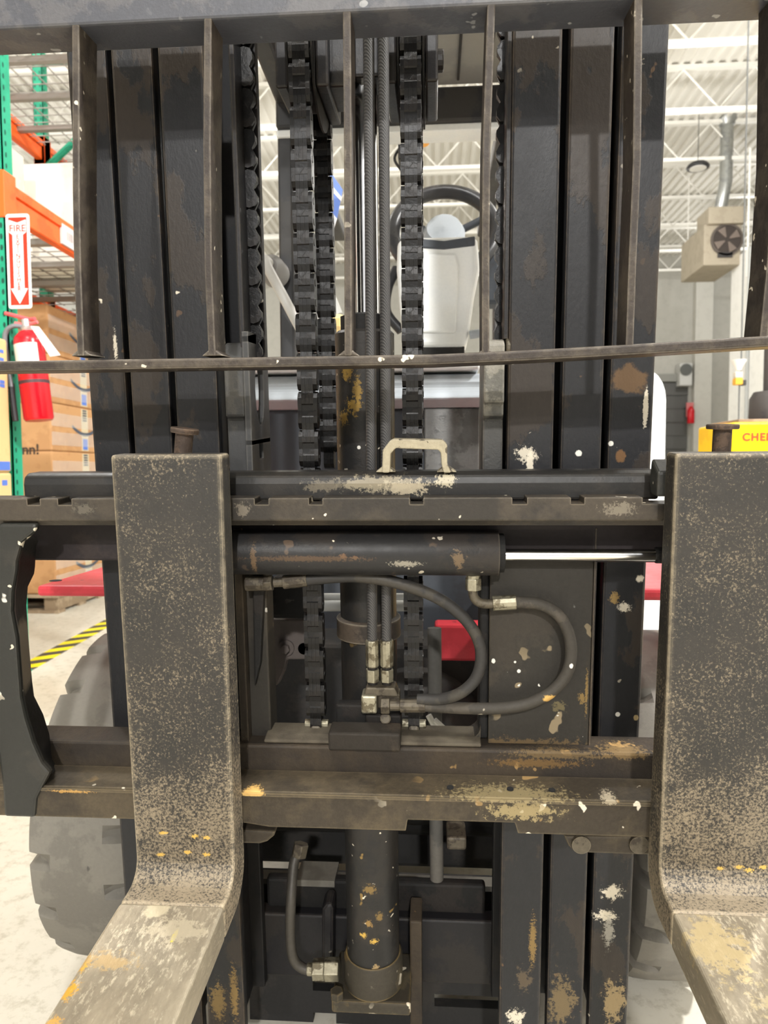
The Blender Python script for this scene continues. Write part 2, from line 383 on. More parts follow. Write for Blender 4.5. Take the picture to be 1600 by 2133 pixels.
# ---------------------------------------------------------------- pallet rack on the left
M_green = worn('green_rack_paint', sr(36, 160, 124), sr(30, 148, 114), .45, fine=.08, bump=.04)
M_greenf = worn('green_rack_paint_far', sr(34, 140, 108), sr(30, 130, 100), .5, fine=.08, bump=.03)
M_hole = plain('hole_dark', sr(14, 70, 56), .8)
M_orange = worn('orange_beam_paint', sr(252, 104, 40), sr(244, 92, 30), .42, fine=.08, bump=.03)
M_wire = plain('zinc_wire', sr(150, 144, 138), .45, .3)
RX = XG(2, 420, 3.3); RB = RX-1.07; YA, YB2 = 3.3, 5.62
zB = ZG(15, 410, 3.3); zA = ZG(85, 318, YB2)
rk = thing('pallet_rack', 'near pallet rack with green posts and orange beams carrying white cartons', 'pallet rack', (RX-.5, 4.4, 0))
def post(x, y, h, par, mat, holes=True, s=.078, z_lo=0):
    p = MB(); a = s/2
    p.box(x-a, x+a, y-a, y-a+.006, 0, h); p.box(x+a-.006, x+a, y-a, y+a, 0, h); p.box(x-a, x-a+.006, y-a, y+a, 0, h)
    o = p.build('post', mat, par)
    if holes:
        q = MB(); z = .35
        while z < h-.1:
            for (cx, wdt) in ((x-.02, 1), (x+.02, 1)):
                pts = [(cx+.007*math.cos(t), z+.014*math.sin(t)) for t in [k*PI/3 for k in range(6)]]
                q.prism(pts, 'y', y-a-.0012, y-a)
            pts = [(y-.012+.006*math.cos(t), z+.025+.013*math.sin(t)) for t in [k*PI/3 for k in range(6)]]
            q.prism(pts, 'x', x+a, x+a+.0012)
            z += .051
        h2 = q.build('post_holes', M_hole, o); h2['kind'] = 'stuff'
    MB().box(x-.05, x+.045, y-.05, y+.05, 0, .008).build('base_plate', mat, par)
    return o
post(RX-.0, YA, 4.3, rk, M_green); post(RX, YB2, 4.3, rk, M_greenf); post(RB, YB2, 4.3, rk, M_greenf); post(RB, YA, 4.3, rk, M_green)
for y in (YA, YB2):
    for k, z in enumerate((.4, 1.4, 2.6, 3.2, 4.2)):
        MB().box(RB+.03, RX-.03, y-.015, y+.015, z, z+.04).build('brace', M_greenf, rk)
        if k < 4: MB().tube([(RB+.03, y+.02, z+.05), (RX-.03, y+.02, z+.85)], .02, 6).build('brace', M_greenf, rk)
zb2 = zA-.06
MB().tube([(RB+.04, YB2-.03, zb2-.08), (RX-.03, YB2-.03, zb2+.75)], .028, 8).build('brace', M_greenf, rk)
def beam(x, y0, y1, z, par, h=.15, w=.05):
    b = MB(); b.box(x-w/2, x+w/2, y0+.045, y1-.045, z-h/2, z+h/2)
    o = b.build('beam', M_orange, par, .006)
    b = MB(); b.box(x+w/2, x+w/2+.012, y0+.05, y1-.05, z+h/2-.05, z+h/2-.004); b.build('beam_lip', M_orange, o, .003)
    for y in (y0, y1):
        b = MB(); b.box(x-.045, x+.046, y-.046, y+.052 if y == y0 else y+.046, z-h*.72, z+h*.72); e = b.build('beam_connector', M_orange, o, .004)
    return o
for x in (RX, RB):
    beam(x, YA, YB2, zB, rk); beam(x, YA, YB2, zA, rk); beam(x, YB2, YB2+2.3, zB, rk); beam(x, YB2, YB2+2.3, zA, rk)
def deck(z, y0, y1):
    for i in range(5):
        y = y0+.25+i*(y1-y0-.4)/4.5
        MB().prism([(y-.03, z), (y-.022, z-.03), (y+.022, z-.03), (y+.03, z)], 'x', RB+.02, RX-.02).build('deck_channel', M_wire, rk)
    w = MB(); y = y0+.1
    while y < y1-.05:
        w.box(RB+.02, RX-.01, y-.003, y+.003, z+.002, z+.008); y += .1
    x = RB+.06
    while x < RX: w.box(x-.003, x+.003, y0+.06, y1-.06, z+.008, z+.014); x += .12
    o = w.build('wire_deck', M_wire, rk); o['kind'] = 'stuff'
deck(zA+.02, YA, YB2); deck(zB+.02, YA, YB2); deck(zA+.02, YB2, YB2+2.3); deck(zB+.02, YB2, YB2+2.3)
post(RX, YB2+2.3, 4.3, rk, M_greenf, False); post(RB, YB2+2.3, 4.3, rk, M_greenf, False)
M_lab = plain('white_card', sr(214, 204, 202), .5)
lb = MB(); ly = RX*-1*F/(890-118.0); lb.box(RX+.026, RX+.0385, ly-.1, ly+.12, zB-.062, zB+.045); lb = lb.build('beam_label', M_lab, rk)
for k in range(6): MB().box(RX+.0385, RX+.039, ly-.05+k*.018, ly-.04+k*.018+.003*(k % 3), zB-.03, zB+.015).build('label_print', plain('label_grey_print', sr(170, 160, 160), .6), lb)
# cartons on the rack
M_carton = worn('white_carton', sr(236, 232, 222), sr(228, 224, 214), .7, fine=.05, bump=.03)
M_carton2 = worn('grey_beige_carton', sr(214, 206, 192), sr(206, 198, 184), .7, fine=.05, bump=.03)
M_tape = plain('clear_tape', sr(205, 190, 160), .3)
def carton(name, x0, x1, y0, y1, z0, z1, mat, label, group=None, tape=True):
    t = thing(name, label, 'carton', ((x0+x1)/2, (y0+y1)/2, z0), group)
    MB().box(x0, x1, y0, y1, z0, z1).build('box_body', mat, t, .008)
    if tape:
        yc_ = (y0+y1)/2
        q = MB(); q.box(x1, x1+.0015, yc_-.035, yc_+.035, z0+.02, z1-.005); q.box(x0+.01, x1, yc_-.035, yc_+.035, z1, z1+.0015); q.build('tape', M_tape, t)
    return t
zd = zB+.036
carton('white_carton', RB+.14, RB+.62, 3.85, 4.35, zd, zd+.34, M_carton, 'lower white carton at the front of the rack shelf above the fire sign', 'white cartons on the rack')
carton('white_carton', RB+.16, RB+.60, 3.88, 4.32, zd+.342, zd+.60, M_carton2, 'upper beige carton at the front of the rack shelf above the fire sign', 'white cartons on the rack')
carton('white_carton', RB+.28, RB+.95, 4.5, 5.2, zd, zd+.40, M_carton, 'low wide white carton deeper on the rack shelf', 'white cartons on the rack')
carton('white_carton', RB+.32, RB+.9, 4.55, 5.15, zd+.402, zd+.66, M_carton, 'white carton stacked on the wide one deeper on the rack shelf', 'white cartons on the rack')
carton('white_carton', RB+.25, RX-.12, 5.7, 6.6, zd, zd+.72, M_carton, 'tall white carton in the second rack bay past the rear green post', 'white cartons on the rack')
carton('white_carton', RB+.25, RX-.25, 6.75, 7.6, zd, zd+.6, M_carton2, 'far beige carton in the second rack bay past the rear green post', 'white cartons on the rack')
# fire extinguisher sign
sy = YA-.042; su0, su1, sv0, sv1 = 15, 63, 446, 643
sx = XG(40, 545, sy); shz = ZG(40, 545, sy); sw = XG(63, 545, sy)-XG(15, 545, sy); shh = ZG(40, sv0, sy)-ZG(40, sv1, sy)
M_white = plain('sign_white', sr(250, 246, 244), .35); M_signred = plain('sign_red', sr(236, 50, 22), .35)
sg = thing('fire_extinguisher_sign', 'white and red fire extinguisher arrow sign on the front green post', 'sign', (sx, sy, shz-shh/2))
def rrect(w, h, r, k=4):
    o = []
    for cx, cz, a0 in ((w/2-r, h/2-r, 0), (-w/2+r, h/2-r, PI/2), (-w/2+r, -h/2+r, PI), (w/2-r, -h/2+r, 1.5*PI)):
        o += [(cx+r*math.cos(a0+i*PI/2/k), cz+r*math.sin(a0+i*PI/2/k)) for i in range(k+1)]
    return o
MB().prism([(sx+a, shz+b) for a, b in rrect(sw, shh, .012)], 'y', sy-.004, sy).build('panel', M_white, sg)
MB().prism([(sx+a, shz+b) for a, b in rrect(sw*.80, shh*.93, .002)], 'y', sy-.005, sy-.004).build('red_field', M_signred, sg)
h2 = shh*.465; w2 = sw*.4
arrow = [(-w2*.92, h2*.94), (0, h2*.87), (w2*.92, h2*.94), (w2*.92, h2*.66), (w2*.55, h2*.60), (w2*.55, -h2*.62), (w2*.92, -h2*.62), (0, -h2*.97), (-w2*.92, -h2*.62), (-w2*.55, -h2*.62), (-w2*.55, h2*.60), (-w2*.92, h2*.66)]
MB().prism([(sx+a, shz+b) for a, b in arrow], 'y', sy-.006, sy-.005).build('arrow', M_white, sg)
text_mesh('FIRE', .044, M_signred, 'lettering', sg, (sx, sy-.0065, shz+h2*.74), (1, 0, 0), (0, 0, 1), .001, .0006)
tx = sg
for i, ch in enumerate('EXTINGUISHER'):
    text_mesh(ch, .029, M_signred, 'lettering', sg, (sx, sy-.0065, shz+h2*(.55-i*.108)), (1, 0, 0), (0, 0, 1), .001, .0004)
# near extinguisher hung on the post
ey = YA-.03; ex = XG(79, 790, ey)
def ez(v): return ZG(75, v, ey)
er_ = (XG(106, 860, ey)-XG(50, 860, ey))/2
fx_ = thing('fire_extinguisher', 'large red fire extinguisher with white label strapped to the front green post', 'fire extinguisher', (ex, ey, ez(876)))
tl = Matrix.Rotation(math.radians(-6), 3, 'Y')
def exf(p): c0 = Vector((ex, ey, ez(876))); return c0 + tl @ (Vector(p)-c0)
eb = ez(876); et = ez(700)-eb
MB(exf).lathe([(er_*.9, 0), (er_, .012), (er_, et*.93), (er_*.92, et*.99), (er_*.6, et*1.05), (er_*.3, et*1.08)], (ex, ey, eb), n=36).build('body', M_red, fx_, smooth=True)
q = MB(exf)
for i in range(10):
    a0, a1 = -PI*.86+i*.24*.9, -PI*.86+(i+1)*.24*.9
    ra = er_*1.006
    f = [(ex+ra*math.cos(a), ey+ra*math.sin(a), eb+et*h) for a, h in ((a0, .62), (a1, .62), (a1, .9), (a0, .9))]
    q.face([q.v(p) for p in f])
q.build('label', plain('label_white', sr(235, 232, 222), .4), fx_)
M_alu = plain('cast_aluminium', sr(190, 186, 184), .35, .6)
MB(exf).lathe([(.026, et*1.06), (.03, et*1.09), (.02, et*1.12), (.02, et*1.2)], (ex, ey, eb)).build('valve', M_alu, fx_, smooth=True)
MB(exf).tube([(ex+.05, ey-.01, eb+et*1.19), (ex+.015, ey, eb+et*1.2), (ex-.09, ey-.01, eb+et*1.3)], .009, 8).build('lever', plain('lever_red', sr(226, 90, 96), .4), fx_)
MB(exf).tube([(ex+.06, ey-.01, eb+et*1.15), (ex, ey, eb+et*1.14), (ex-.05, ey-.01, eb+et*1.17)], .008, 8).build('carry_handle', plain('handle_red', sr(232, 110, 112), .4), fx_)
MB(exf).tube(spline([(ex-.01, ey, eb+et*1.12), (ex-.06, ey-.02, eb+et*1.13), (ex-.1, ey-.02, eb+et*1.03), (ex-.105, ey-.02, eb+et*.7), (ex-.098, ey-.03, eb+et*.4)]), .011, 10).build('hose', plain('hose_grey', sr(120, 120, 124), .5), fx_, smooth=True)
MB(exf).lathe([(.013, -.16), (.014, -.03), (.017, 0)], (ex-.098, ey-.03, eb+et*.42)).build('nozzle', M_lampbody, fx_, smooth=True)
MB(exf).lathe([(er_*1.015, et*.43), (er_*1.015, et*.47)], (ex, ey, eb), n=36).build('strap', plain('strap_dark', sr(70, 40, 46), .5), fx_, smooth=True)
MB(exf).hexa([(ex+.035, ey-.03, eb+et*1.1), (ex+.075, ey-.03, eb+et*1.08), (ex+.16, ey-.03, eb+et*.72), (ex+.11, ey-.03, eb+et*.72)],
             [(ex+.035, ey-.029, eb+et*1.1), (ex+.075, ey-.029, eb+et*1.08), (ex+.16, ey-.029, eb+et*.72), (ex+.11, ey-.029, eb+et*.72)]).build('tag', M_white, fx_)

# ---------------------------------------------------------------- cardboard stack on a pallet
M_card = worn('brown_cardboard', sr(196, 150, 104), sr(186, 140, 96), .75, fine=.08, bump=.04)
M_film = plain('stretch_film', (.9, .9, .88), .15, alpha=.14)
M_ink = plain('dark_print', sr(72, 78, 92), .6); M_blue = plain('blue_print', sr(84, 120, 205), .5)
M_inkb = plain('black_print', sr(58, 44, 34), .7)
SX = XG(110, 1000, 4.75); SY0 = 4.75; SYL = 0.95
M_wood = worn('grey_pallet_wood', sr(176, 156, 130), sr(150, 130, 106), .8, fine=.2)
pt_ = thing('wooden_pallet', 'weathered wooden pallet under the wrapped cardboard stack', 'pallet', (SX-.5, SY0+.5, 0))
for i in range(3): MB().box(SX-1.05+i*.48, SX-.95+i*.48, SY0, SY0+1.0, .02, .11).build('stringer', M_wood, pt_)
for i in range(7): MB().box(SX-1.06, SX+.02, SY0-.02+i*.15, SY0+.08+i*.15, .11, .13).build('deck_board', M_wood, pt_)
for i in range(4): MB().box(SX-1.06, SX+.02, SY0-.02+i*.3, SY0+.08+i*.3, 0, .02).build('bottom_board', M_wood, pt_)
zs = [.131]; ztop = ZG(110, 632, SY0)
for k in range(6): zs.append(.131+(ztop-.131)*(k+1)/6)
words = ('lowest', 'second lowest', 'third lowest', 'third highest', 'second highest', 'topmost')
for k in range(6):
    z0, z1 = zs[k]+.001, zs[k+1]-.001
    t = thing('cardboard_box', words[k]+' brown cardboard box of the wrapped stack left of the mast', 'cardboard box', (SX-.5, SY0+.5, z0), 'wrapped cardboard boxes')
    MB().box(SX-1.0, SX, SY0, SY0+SYL, z0, z1).build('box_body', M_card, t, .012)
    yc_ = SY0+SYL*.5; h = z1-z0
    q = MB(); q.box(SX, SX+.0015, yc_-.05, yc_+.05, z0+.01, z1-.01); q.build('tape', M_tape, t)
    q = MB()                      # curved smile arrow and printed marks on the tape
    pts = [(yc_-.19+.38*i/10, z0+h*.62-.07*math.sin(PI*(.08+.84*i/10))) for i in range(11)]
    for (a, b2), (c2, d2) in zip(pts, pts[1:]):
        f = [(SX+.002, a, b2-.016), (SX+.002, c2, d2-.016), (SX+.002, c2, d2+.01), (SX+.002, a, b2+.01)]
        q.face([q.v(p) for p in f])
    q.face([q.v((SX+.002, yc_+.15, z0+h*.66)), q.v((SX+.002, yc_+.22, z0+h*.67)), q.v((SX+.002, yc_+.2, z0+h*.56))])
    q.build('smile_arrow', M_ink, t)
    q = MB(); q.box(SX+.0015, SX+.0025, yc_-.035, yc_+.035, z0+h*.06, z0+h*.3); q.build('blue_patch', M_blue, t)
    q = MB()
    for i in range(5): q.box(SX+.0015, SX+.0025, yc_-.03, yc_+.03, z0+h*(.7+.055*i), z0+h*(.735+.055*i))
    q.build('tape_print', M_ink, t)
    for zz in (.12, .52): MB().box(SX+.003, SX+.004, SY0, SY0+SYL, z0+h*zz, z0+h*(zz+.28)).build('stretch_film', M_film, t)
    if k == 2:
        text_mesh('mnn!', .1, M_inkb, 'lettering', t, (SX-.19, SY0-.0015, ZG(60, 937, SY0)), (1, 0, 0), (0, 0, 1), .001, .002)
# tan cartons at the left edge, their side faces to the aisle, just before the rack post
M_tan = worn('tan_cardboard', sr(226, 190, 136), sr(218, 180, 126), .7, fine=.06, bump=.03)
by0, by1 = 2.6, 3.2; tx1 = XG(22, 900, by1)
def tanbox(z0, z1, label):
    t = thing('tan_carton', label, 'carton', (tx1-.25, by0+.3, z0), 'tan cartons at the left edge')
    MB().box(tx1-.5, tx1, by0, by1, z0+.001, z1-.001).build('box_body', M_tan, t, .012)
    return t
def mark(t, y0, y1, z0, z1): MB().box(tx1, tx1+.0015, y0, y1, z0, z1).build('blue_mark', M_blue, t)
z1_ = ZG(10, 703, 3.15); z2_ = ZG(10, 984, 3.15)
t = tanbox(z2_, z1_, 'topmost tan carton with a blue band at the left edge of the photo')
mark(t, 2.7, 3.185, z2_+.01, z2_+.05)
for v in (728, 745, 792, 800): mark(t, 3.13, 3.165, ZG(10, v+7, 3.15), ZG(10, v, 3.15))
t = tanbox(z2_/2, z2_, 'middle tan carton below the blue banded one at the left edge')
mark(t, 3.12, 3.16, z2_-.06, z2_-.035)
tanbox(0, z2_/2, 'lowest tan carton standing on the floor at the left edge')
M_ytag = plain('yellow_tag', sr(248, 226, 30), .5)
fy = YB2+2.3
for v in (363, 612): MB().box(RX+.042, RX+.15, fy-.046, fy-.042, ZG(568, v+9, fy), ZG(568, v-9, fy)).build('tag', M_ytag, rk)
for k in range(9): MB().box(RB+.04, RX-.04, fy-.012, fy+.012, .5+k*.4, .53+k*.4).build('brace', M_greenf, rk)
fxp = XG(553, 500, 8.9); fy = 8.9
bk = carton('grey_carton', fxp+.2, fxp+.75, fy+.1, fy+1.0, 0, ZG(590, 600, fy), worn('grey_brown_wrap', sr(128, 116, 108), sr(112, 100, 94), .6), 'dim grey brown stack standing right of the far green post', None, False)

# ---------------------------------------------------------------- hazard tape on the floor
M_ty = plain('tape_yellow', sr(246, 226, 20), .4); M_tk = plain('tape_black', sr(62, 60, 58), .5)
def floor_pt(u, v):
    d = ray(AG, u, v); return CAM + d*(-HC/d.z)
a = floor_pt(66, 1385); b2 = floor_pt(216, 1302); dv = (b2-a).normalized(); nv = Vector((dv.y, -dv.x, 0)); tw = .105
a = a - dv*.45; ln_ = 6.0
tp = thing('hazard_tape', 'yellow and black striped hazard tape stuck on the pale floor', 'floor tape', (a.x, a.y, .0))
i = 0; s = 0
while s < ln_:
    e = .085; sh = .07
    p0 = a+dv*s-nv*tw/2; p1 = a+dv*(s+e)-nv*tw/2; p2 = a+dv*(s+e+sh)+nv*tw/2; p3 = a+dv*(s+sh)+nv*tw/2
    MB().hexa([(p.x, p.y, .0005) for p in (p0, p1, p2, p3)], [(p.x, p.y, .0022) for p in (p0, p1, p2, p3)]).build('stripe', M_ty if i % 2 == 0 else M_tk, tp)
    s += e; i += 1

# ================================================================ the forklift
FL = (-.085, 1.5, 0.0)
fl = thing('forklift', 'black and grey forklift seen from the front, its worn mast and carriage filling the photo', 'forklift', FL)
def sp(p, r, c, rag=.8): return (tuple(Vector(p)-Vector(FL)), r if isinstance(r, tuple) else (r, r, r), c, rag)
def spm(u, v, y, ru, rv, c, rag=.8):       # stain on the mast frame: place and half sizes in metres
    return sp(W(PM(u, v, y)), (ru, .05, rv), c, rag)
CREAM = sr(214, 204, 184); OCHRE = sr(128, 104, 60); RUST = sr(120, 80, 44); WHITE = sr(226, 222, 212); YEL = sr(206, 168, 78)
BLK = sr(44, 42, 41); BLK2 = sr(66, 60, 54); DUSTC = sr(98, 88, 72)
M_rail = worn('worn_black_mast_paint', sr(33, 33, 35), sr(50, 44, 39), .45, patch=9, pa=.52, pb=.54, fine=.25, edge=sr(150, 132, 110), ew=.55, er=.003,
   specks=[(CREAM, 44, .735), (sr(90, 70, 52), 40, .73)], bump=.2, stretch=(1, 1, .55), spots=[
   spm(1098, 945, .955, .022, .016, CREAM, 1.6), spm(1104, 968, .955, .005, .022, CREAM, 1.2), spm(1205, 944, .97, .005, .005, WHITE, .6), spm(1273, 924, .98, .004, .004, WHITE, .4),
   spm(1293, 950, .98, .008, .01, sr(110, 80, 50), .8), spm(1345, 850, .98, .004, .03, CREAM, 1.2), spm(1310, 790, .98, .026, .022, sr(92, 70, 46), 1.3),
   spm(1276, 1860, .98, .022, .020, CREAM, 1.9), spm(1262, 1908, .98, .026, .014, CREAM, 2.0), spm(1268, 1940, .98, .012, .04, sr(150, 146, 136), 2.0),
   spm(1110, 1960, .955, .008, .06, OCHRE, 2.0), spm(1090, 2040, .955, .018, .03, sr(84, 72, 56), 1.8), spm(1170, 2085, .97, .03, .07, sr(108, 92, 64), 2.0),
   spm(1280, 2090, .98, .026, .06, sr(150, 130, 94), 2.1), spm(1075, 2118, .955, .02, .02, CREAM, 1.8),
   spm(488, 2070, .955, .010, .07, OCHRE, 1.9), spm(455, 2090, .955, .02, .05, sr(124, 102, 60), 2.0), spm(240, 720, .98, .004, .03, CREAM, 1.6),
   spm(1300, 1265, .98, .014, .010, CREAM, 1.8), spm(1280, 1245, .98, .01, .014, OCHRE, 1.6), spm(1333, 1205, .98, .006, .006, CREAM, 1.2), spm(1287, 1488, .98, .004, .004, WHITE, .4), spm(1325, 1495, .98, .004, .005, sr(160, 140, 100), .6)])
M_railb = worn('worn_black_channel_paint', sr(22, 22, 24), sr(32, 30, 29), .5, fine=.2, bump=.1)
M_blk = worn('black_satin_paint', sr(32, 31, 33), sr(42, 39, 37), .42, patch=6, fine=.25, edge=sr(120, 108, 94), ew=.35, specks=[(CREAM, 40, .74)], bump=.15)
M_dark = worn('dirty_black_iron', sr(28, 27, 26), sr(40, 36, 33), .7, patch=8, fine=.35, bump=.3)
M_chain = worn('oiled_chain_steel', sr(17, 16, 16), sr(30, 27, 25), .34, patch=30, fine=.3, metal=.0, edge=sr(70, 66, 60), ew=.25, er=.0012, bump=.2)
M_chrome = worn('chrome_rod', sr(235, 235, 235), sr(225, 225, 226), .12, metal=1.0, fine=.03, bump=0)
M_brass = worn('zinc_fitting', sr(164, 158, 138), sr(112, 104, 86), .4, metal=.75, patch=60, fine=.35, edge=sr(230, 222, 196), ew=.5, er=.0012)
M_dirtfit = worn('dirty_fitting', sr(96, 88, 74), sr(70, 62, 52), .55, metal=.4, patch=50, fine=.35, edge=sr(170, 158, 132), ew=.5, er=.0012)
M_hose = worn('black_rubber_hose', sr(52, 50, 48), sr(66, 62, 56), .55, patch=14, fine=.2, bump=.15)
def braided():
    m, nt, b = new_mat('braided_hose_cover'); n = N(nt); co = n.coord()
    w = n.add('ShaderNodeTexWave', wave_type='BANDS', bands_direction='DIAGONAL'); w.inputs['Scale'].default_value = 170; w.inputs['Distortion'].default_value = .3
    n.link(co, w.inputs['Vector'])
    n.link(n.mix(w.outputs['Fac'], sr(44, 43, 44), sr(74, 72, 70)), b.inputs['Base Color']); b.inputs['Roughness'].default_value = .6
    bp = n.add('ShaderNodeBump'); bp.inputs['Strength'].default_value = .22; bp.inputs['Distance'].default_value = .001
    n.link(w.outputs['Fac'], bp.inputs['Height']); n.link(bp.outputs[0], b.inputs['Normal']); return m
M_braid = braided()

# ---- mast rails (three nested channels each side)
ZLO, ZHI = -.985, 1.18
def rail(u0, u1, yf, side):                # side: +1 web at the right edge, -1 at the left
    x0 = XM(u0, 794, yf); x1 = XM(u1, 794, yf); dp = .125; t = .02
    b = MB(W); b.box(x0, x1, yf, yf+t, ZLO, ZHI); o = b.build('mast_rail', M_rail, fl, .004)
    b = MB(W); xm = (x0+x1)/2
    b.box(xm-.009, xm+.009, yf+t, yf+dp, ZLO, ZHI); b.box(x0, x1, yf+dp, yf+dp+t, ZLO, ZHI); b.build('rail_web', M_railb, o, .002)
    return x0, x1
LO = rail(184, 262, .98, 1); LM = rail(271, 352, .968, 1); LI = rail(363, 452, .955, 1)
RI = rail(1058, 1156, .955, -1); RM = rail(1171, 1258, .968, -1); RO = rail(1271, 1364, .98, -1)
XC = (LO[0]+RO[1])/2
# cross members tying the rails together
for (z, h, yy) in ((-.92, .12, 1.10), (ZHI-.05, .1, 1.06)):
    MB(W).box(LO[0], RO[1], yy, yy+.03, z-h/2, z+h/2).build('mast_crossmember', M_blk, fl, .004)

# ---- inner brackets with hole (left) and worn block (right)
M_brk = worn('grey_black_bracket', sr(66, 66, 66), sr(78, 76, 72), .42, fine=.15, edge=sr(130, 126, 118), ew=.4, bump=.15)
yb = .95; zt = ZM(485, 712, yb); zb = ZM(485, 990, yb); x0 = XM(467, 800, yb); x1 = XM(508, 800, yb)
b = MB(W); b.prism([(yb+.012, zt), (yb, zt-.02), (yb, ZM(485, 868, yb)), (yb+.006, ZM(485, 872, yb)), (yb+.006, zb-.1), (yb+.05, zb-.1), (yb+.05, zt)], 'x', x0, x1)
lbk = b.build('mast_bracket', M_brk, fl, .003)
q = []
b = MB(W); cz = ZM(535, 812, 1.0); n_ = 14
hole = [(1.005+.026*math.cos(2*PI*k/n_), cz+.05*math.sin(2*PI*k/n_)) for k in range(n_)]
outer = []
for k in range(n_):               # rectangular border sampled at the same angles
    a = 2*PI*k/n_; c_, s_ = math.cos(a), math.sin(a); m_ = max(abs(c_)/.055, abs(s_)/.075)
    outer.append((1.005+c_/m_, cz+s_/m_))
xs = (x1-.0, x1+.008)
V = [[[b.v((x, p[0], p[1])) for p in pts] for pts in (hole, outer)] for x in xs]
for k in range(n_):
    j = (k+1) % n_
    for t_ in (0, 1): b.face([V[t_][0][k], V[t_][0][j], V[t_][1][j], V[t_][1][k]])
    b.face([V[0][0][k], V[0][0][j], V[1][0][j], V[1][0][k]]); b.face([V[0][1][k], V[0][1][j], V[1][1][j], V[1][1][k]])
b.box(xs[0], xs[1], .95, 1.06, cz+.075, zt); zs0 = ZM(545, 915, 1.0); zs1 = ZM(545, 955, 1.0)
b.box(xs[0], xs[1], .95, 1.06, zs0, cz-.075); b.box(xs[0], xs[1], .95, .99, zs1, zs0); b.box(xs[0], xs[1], 1.015, 1.06, zs1, zs0); b.box(xs[0], xs[1], .95, 1.06, zb-.1, zs1)
b.build('bracket_side_plate', M_brk, lbk)
x0 = XM(1008, 800, yb); x1 = XM(1051, 800, yb); zt = ZM(1030, 706, yb)
b = MB(W); b.prism([(yb+.01, zt), (yb, zt-.006), (yb, ZM(1030, 838, yb)), (yb+.005, ZM(1030, 842, yb)), (yb+.005, ZM(1030, 866, yb)), (yb+.012, ZM(1030, 874, yb)), (yb+.012, zb-.1), (yb+.09, zb-.1), (yb+.09, zt)], 'x', x0, x1)
rbk = b.build('mast_bracket', worn('worn_grey_bracket', sr(104, 102, 96), sr(140, 136, 126), .45, patch=12, fine=.3, edge=sr(180, 172, 158), ew=.5, bump=.3, spots=[spm(1030, 940, .96, .05, .06, sr(58, 58, 58), .3)]), fl, .003)
b = MB(W); b.cyl((x1+.002, yb+.02, zt-.01), (x1+.008, yb+.02, zt-.01), .016, 20); b.build('roller_cap', M_dirtfit, rbk, .002)

# ---- lift chains
PIT = .0254
def fig8(n=6, waist=.84, r=.0122):         # figure-eight plate outline in (y, z), pins at z = 0 and z = PIT
    o = []
    for k in range(n+1):
        a = PI-.3 + (PI+.6)*k/n; o.append((r*math.cos(a), r*math.sin(a)))
    o.append((r*waist, PIT/2))
    for k in range(n+1):
        a = -.3 + (PI+.6)*k/n; o.append((r*math.cos(a), PIT+r*math.sin(a)))
    o.append((-r*waist, PIT/2))
    return o
def link_mesh(kind, sc=1.0):
    b = MB(); P = fig8()
    if kind == 0:
        for x in (-.0053, 0, .0053): b.prism(P, 'x', (x-.00255)*sc, (x+.00255)*sc)
    elif kind == 1:
        for x in (-.0105, .0105): b.prism(P, 'x', (x-.0025)*sc, (x+.0025)*sc)
        b.prism(fig8(6, .9, .0110), 'x', -.0079*sc, .0079*sc)
        for z in (0, PIT): b.cyl((-.0136*sc, 0, z), (.0136*sc, 0, z), .0045, 8)
    else:                                  # flat links of the side chains
        b.prism(fig8(6, .55, .0118), 'x', -.006 if kind == 2 else .0005, -.0005 if kind == 2 else .006)
    o = b.build('chain_link', M_chain); me = o.data; bpy.data.objects.remove(o); return me
LK = [link_mesh(0), link_mesh(1), link_mesh(2), link_mesh(3)]
ROT = MAST
def chain(x, path, parent, twist=False):
    """links along a path of (y, z) points in the plane x of the mast frame"""
    P = [Vector((p[0], p[1])) for p in path]; pins = [P[0].copy()]; cur = P[0].copy(); i = 0
    while i < len(P)-1:
        d = (P[i+1]-cur).length
        if d >= .0: 
            # advance until distance from last pin reaches the pitch
            last = pins[-1]
            a, b_ = cur, P[i+1]
            if (b_-last).length < PIT: cur = b_; i += 1; continue
            lo, hi = 0.0, 1.0
            for _ in range(30):
                m_ = (lo+hi)/2
                if (a+(b_-a)*m_-last).length < PIT: lo = m_
                else: hi = m_
            cur = a+(b_-a)*hi; pins.append(cur.copy())
    off = Vector(parent['_w'])
    for k in range(len(pins)-1):
        d = pins[k+1]-pins[k]; ang = math.atan2(-d.x, d.y)      # rotation about x taking +z to the link direction
        o = bpy.data.objects.new('chain_link', LK[k % 2 + (2 if twist else 0)]); C.objects.link(o); o.parent = parent
        Rm = ROT @ Matrix.Rotation(-math.atan2(d.x, d.y), 3, 'X')
        if twist: Rm = Rm @ Matrix.Rotation(PI/2, 3, 'Z')
        o.matrix_local = Matrix.Translation(W((x, pins[k].x, pins[k].y)) - off) @ Rm.to_4x4()
YCH = .955
zpul = ZM(640, 120, 1.0); rpul = .07
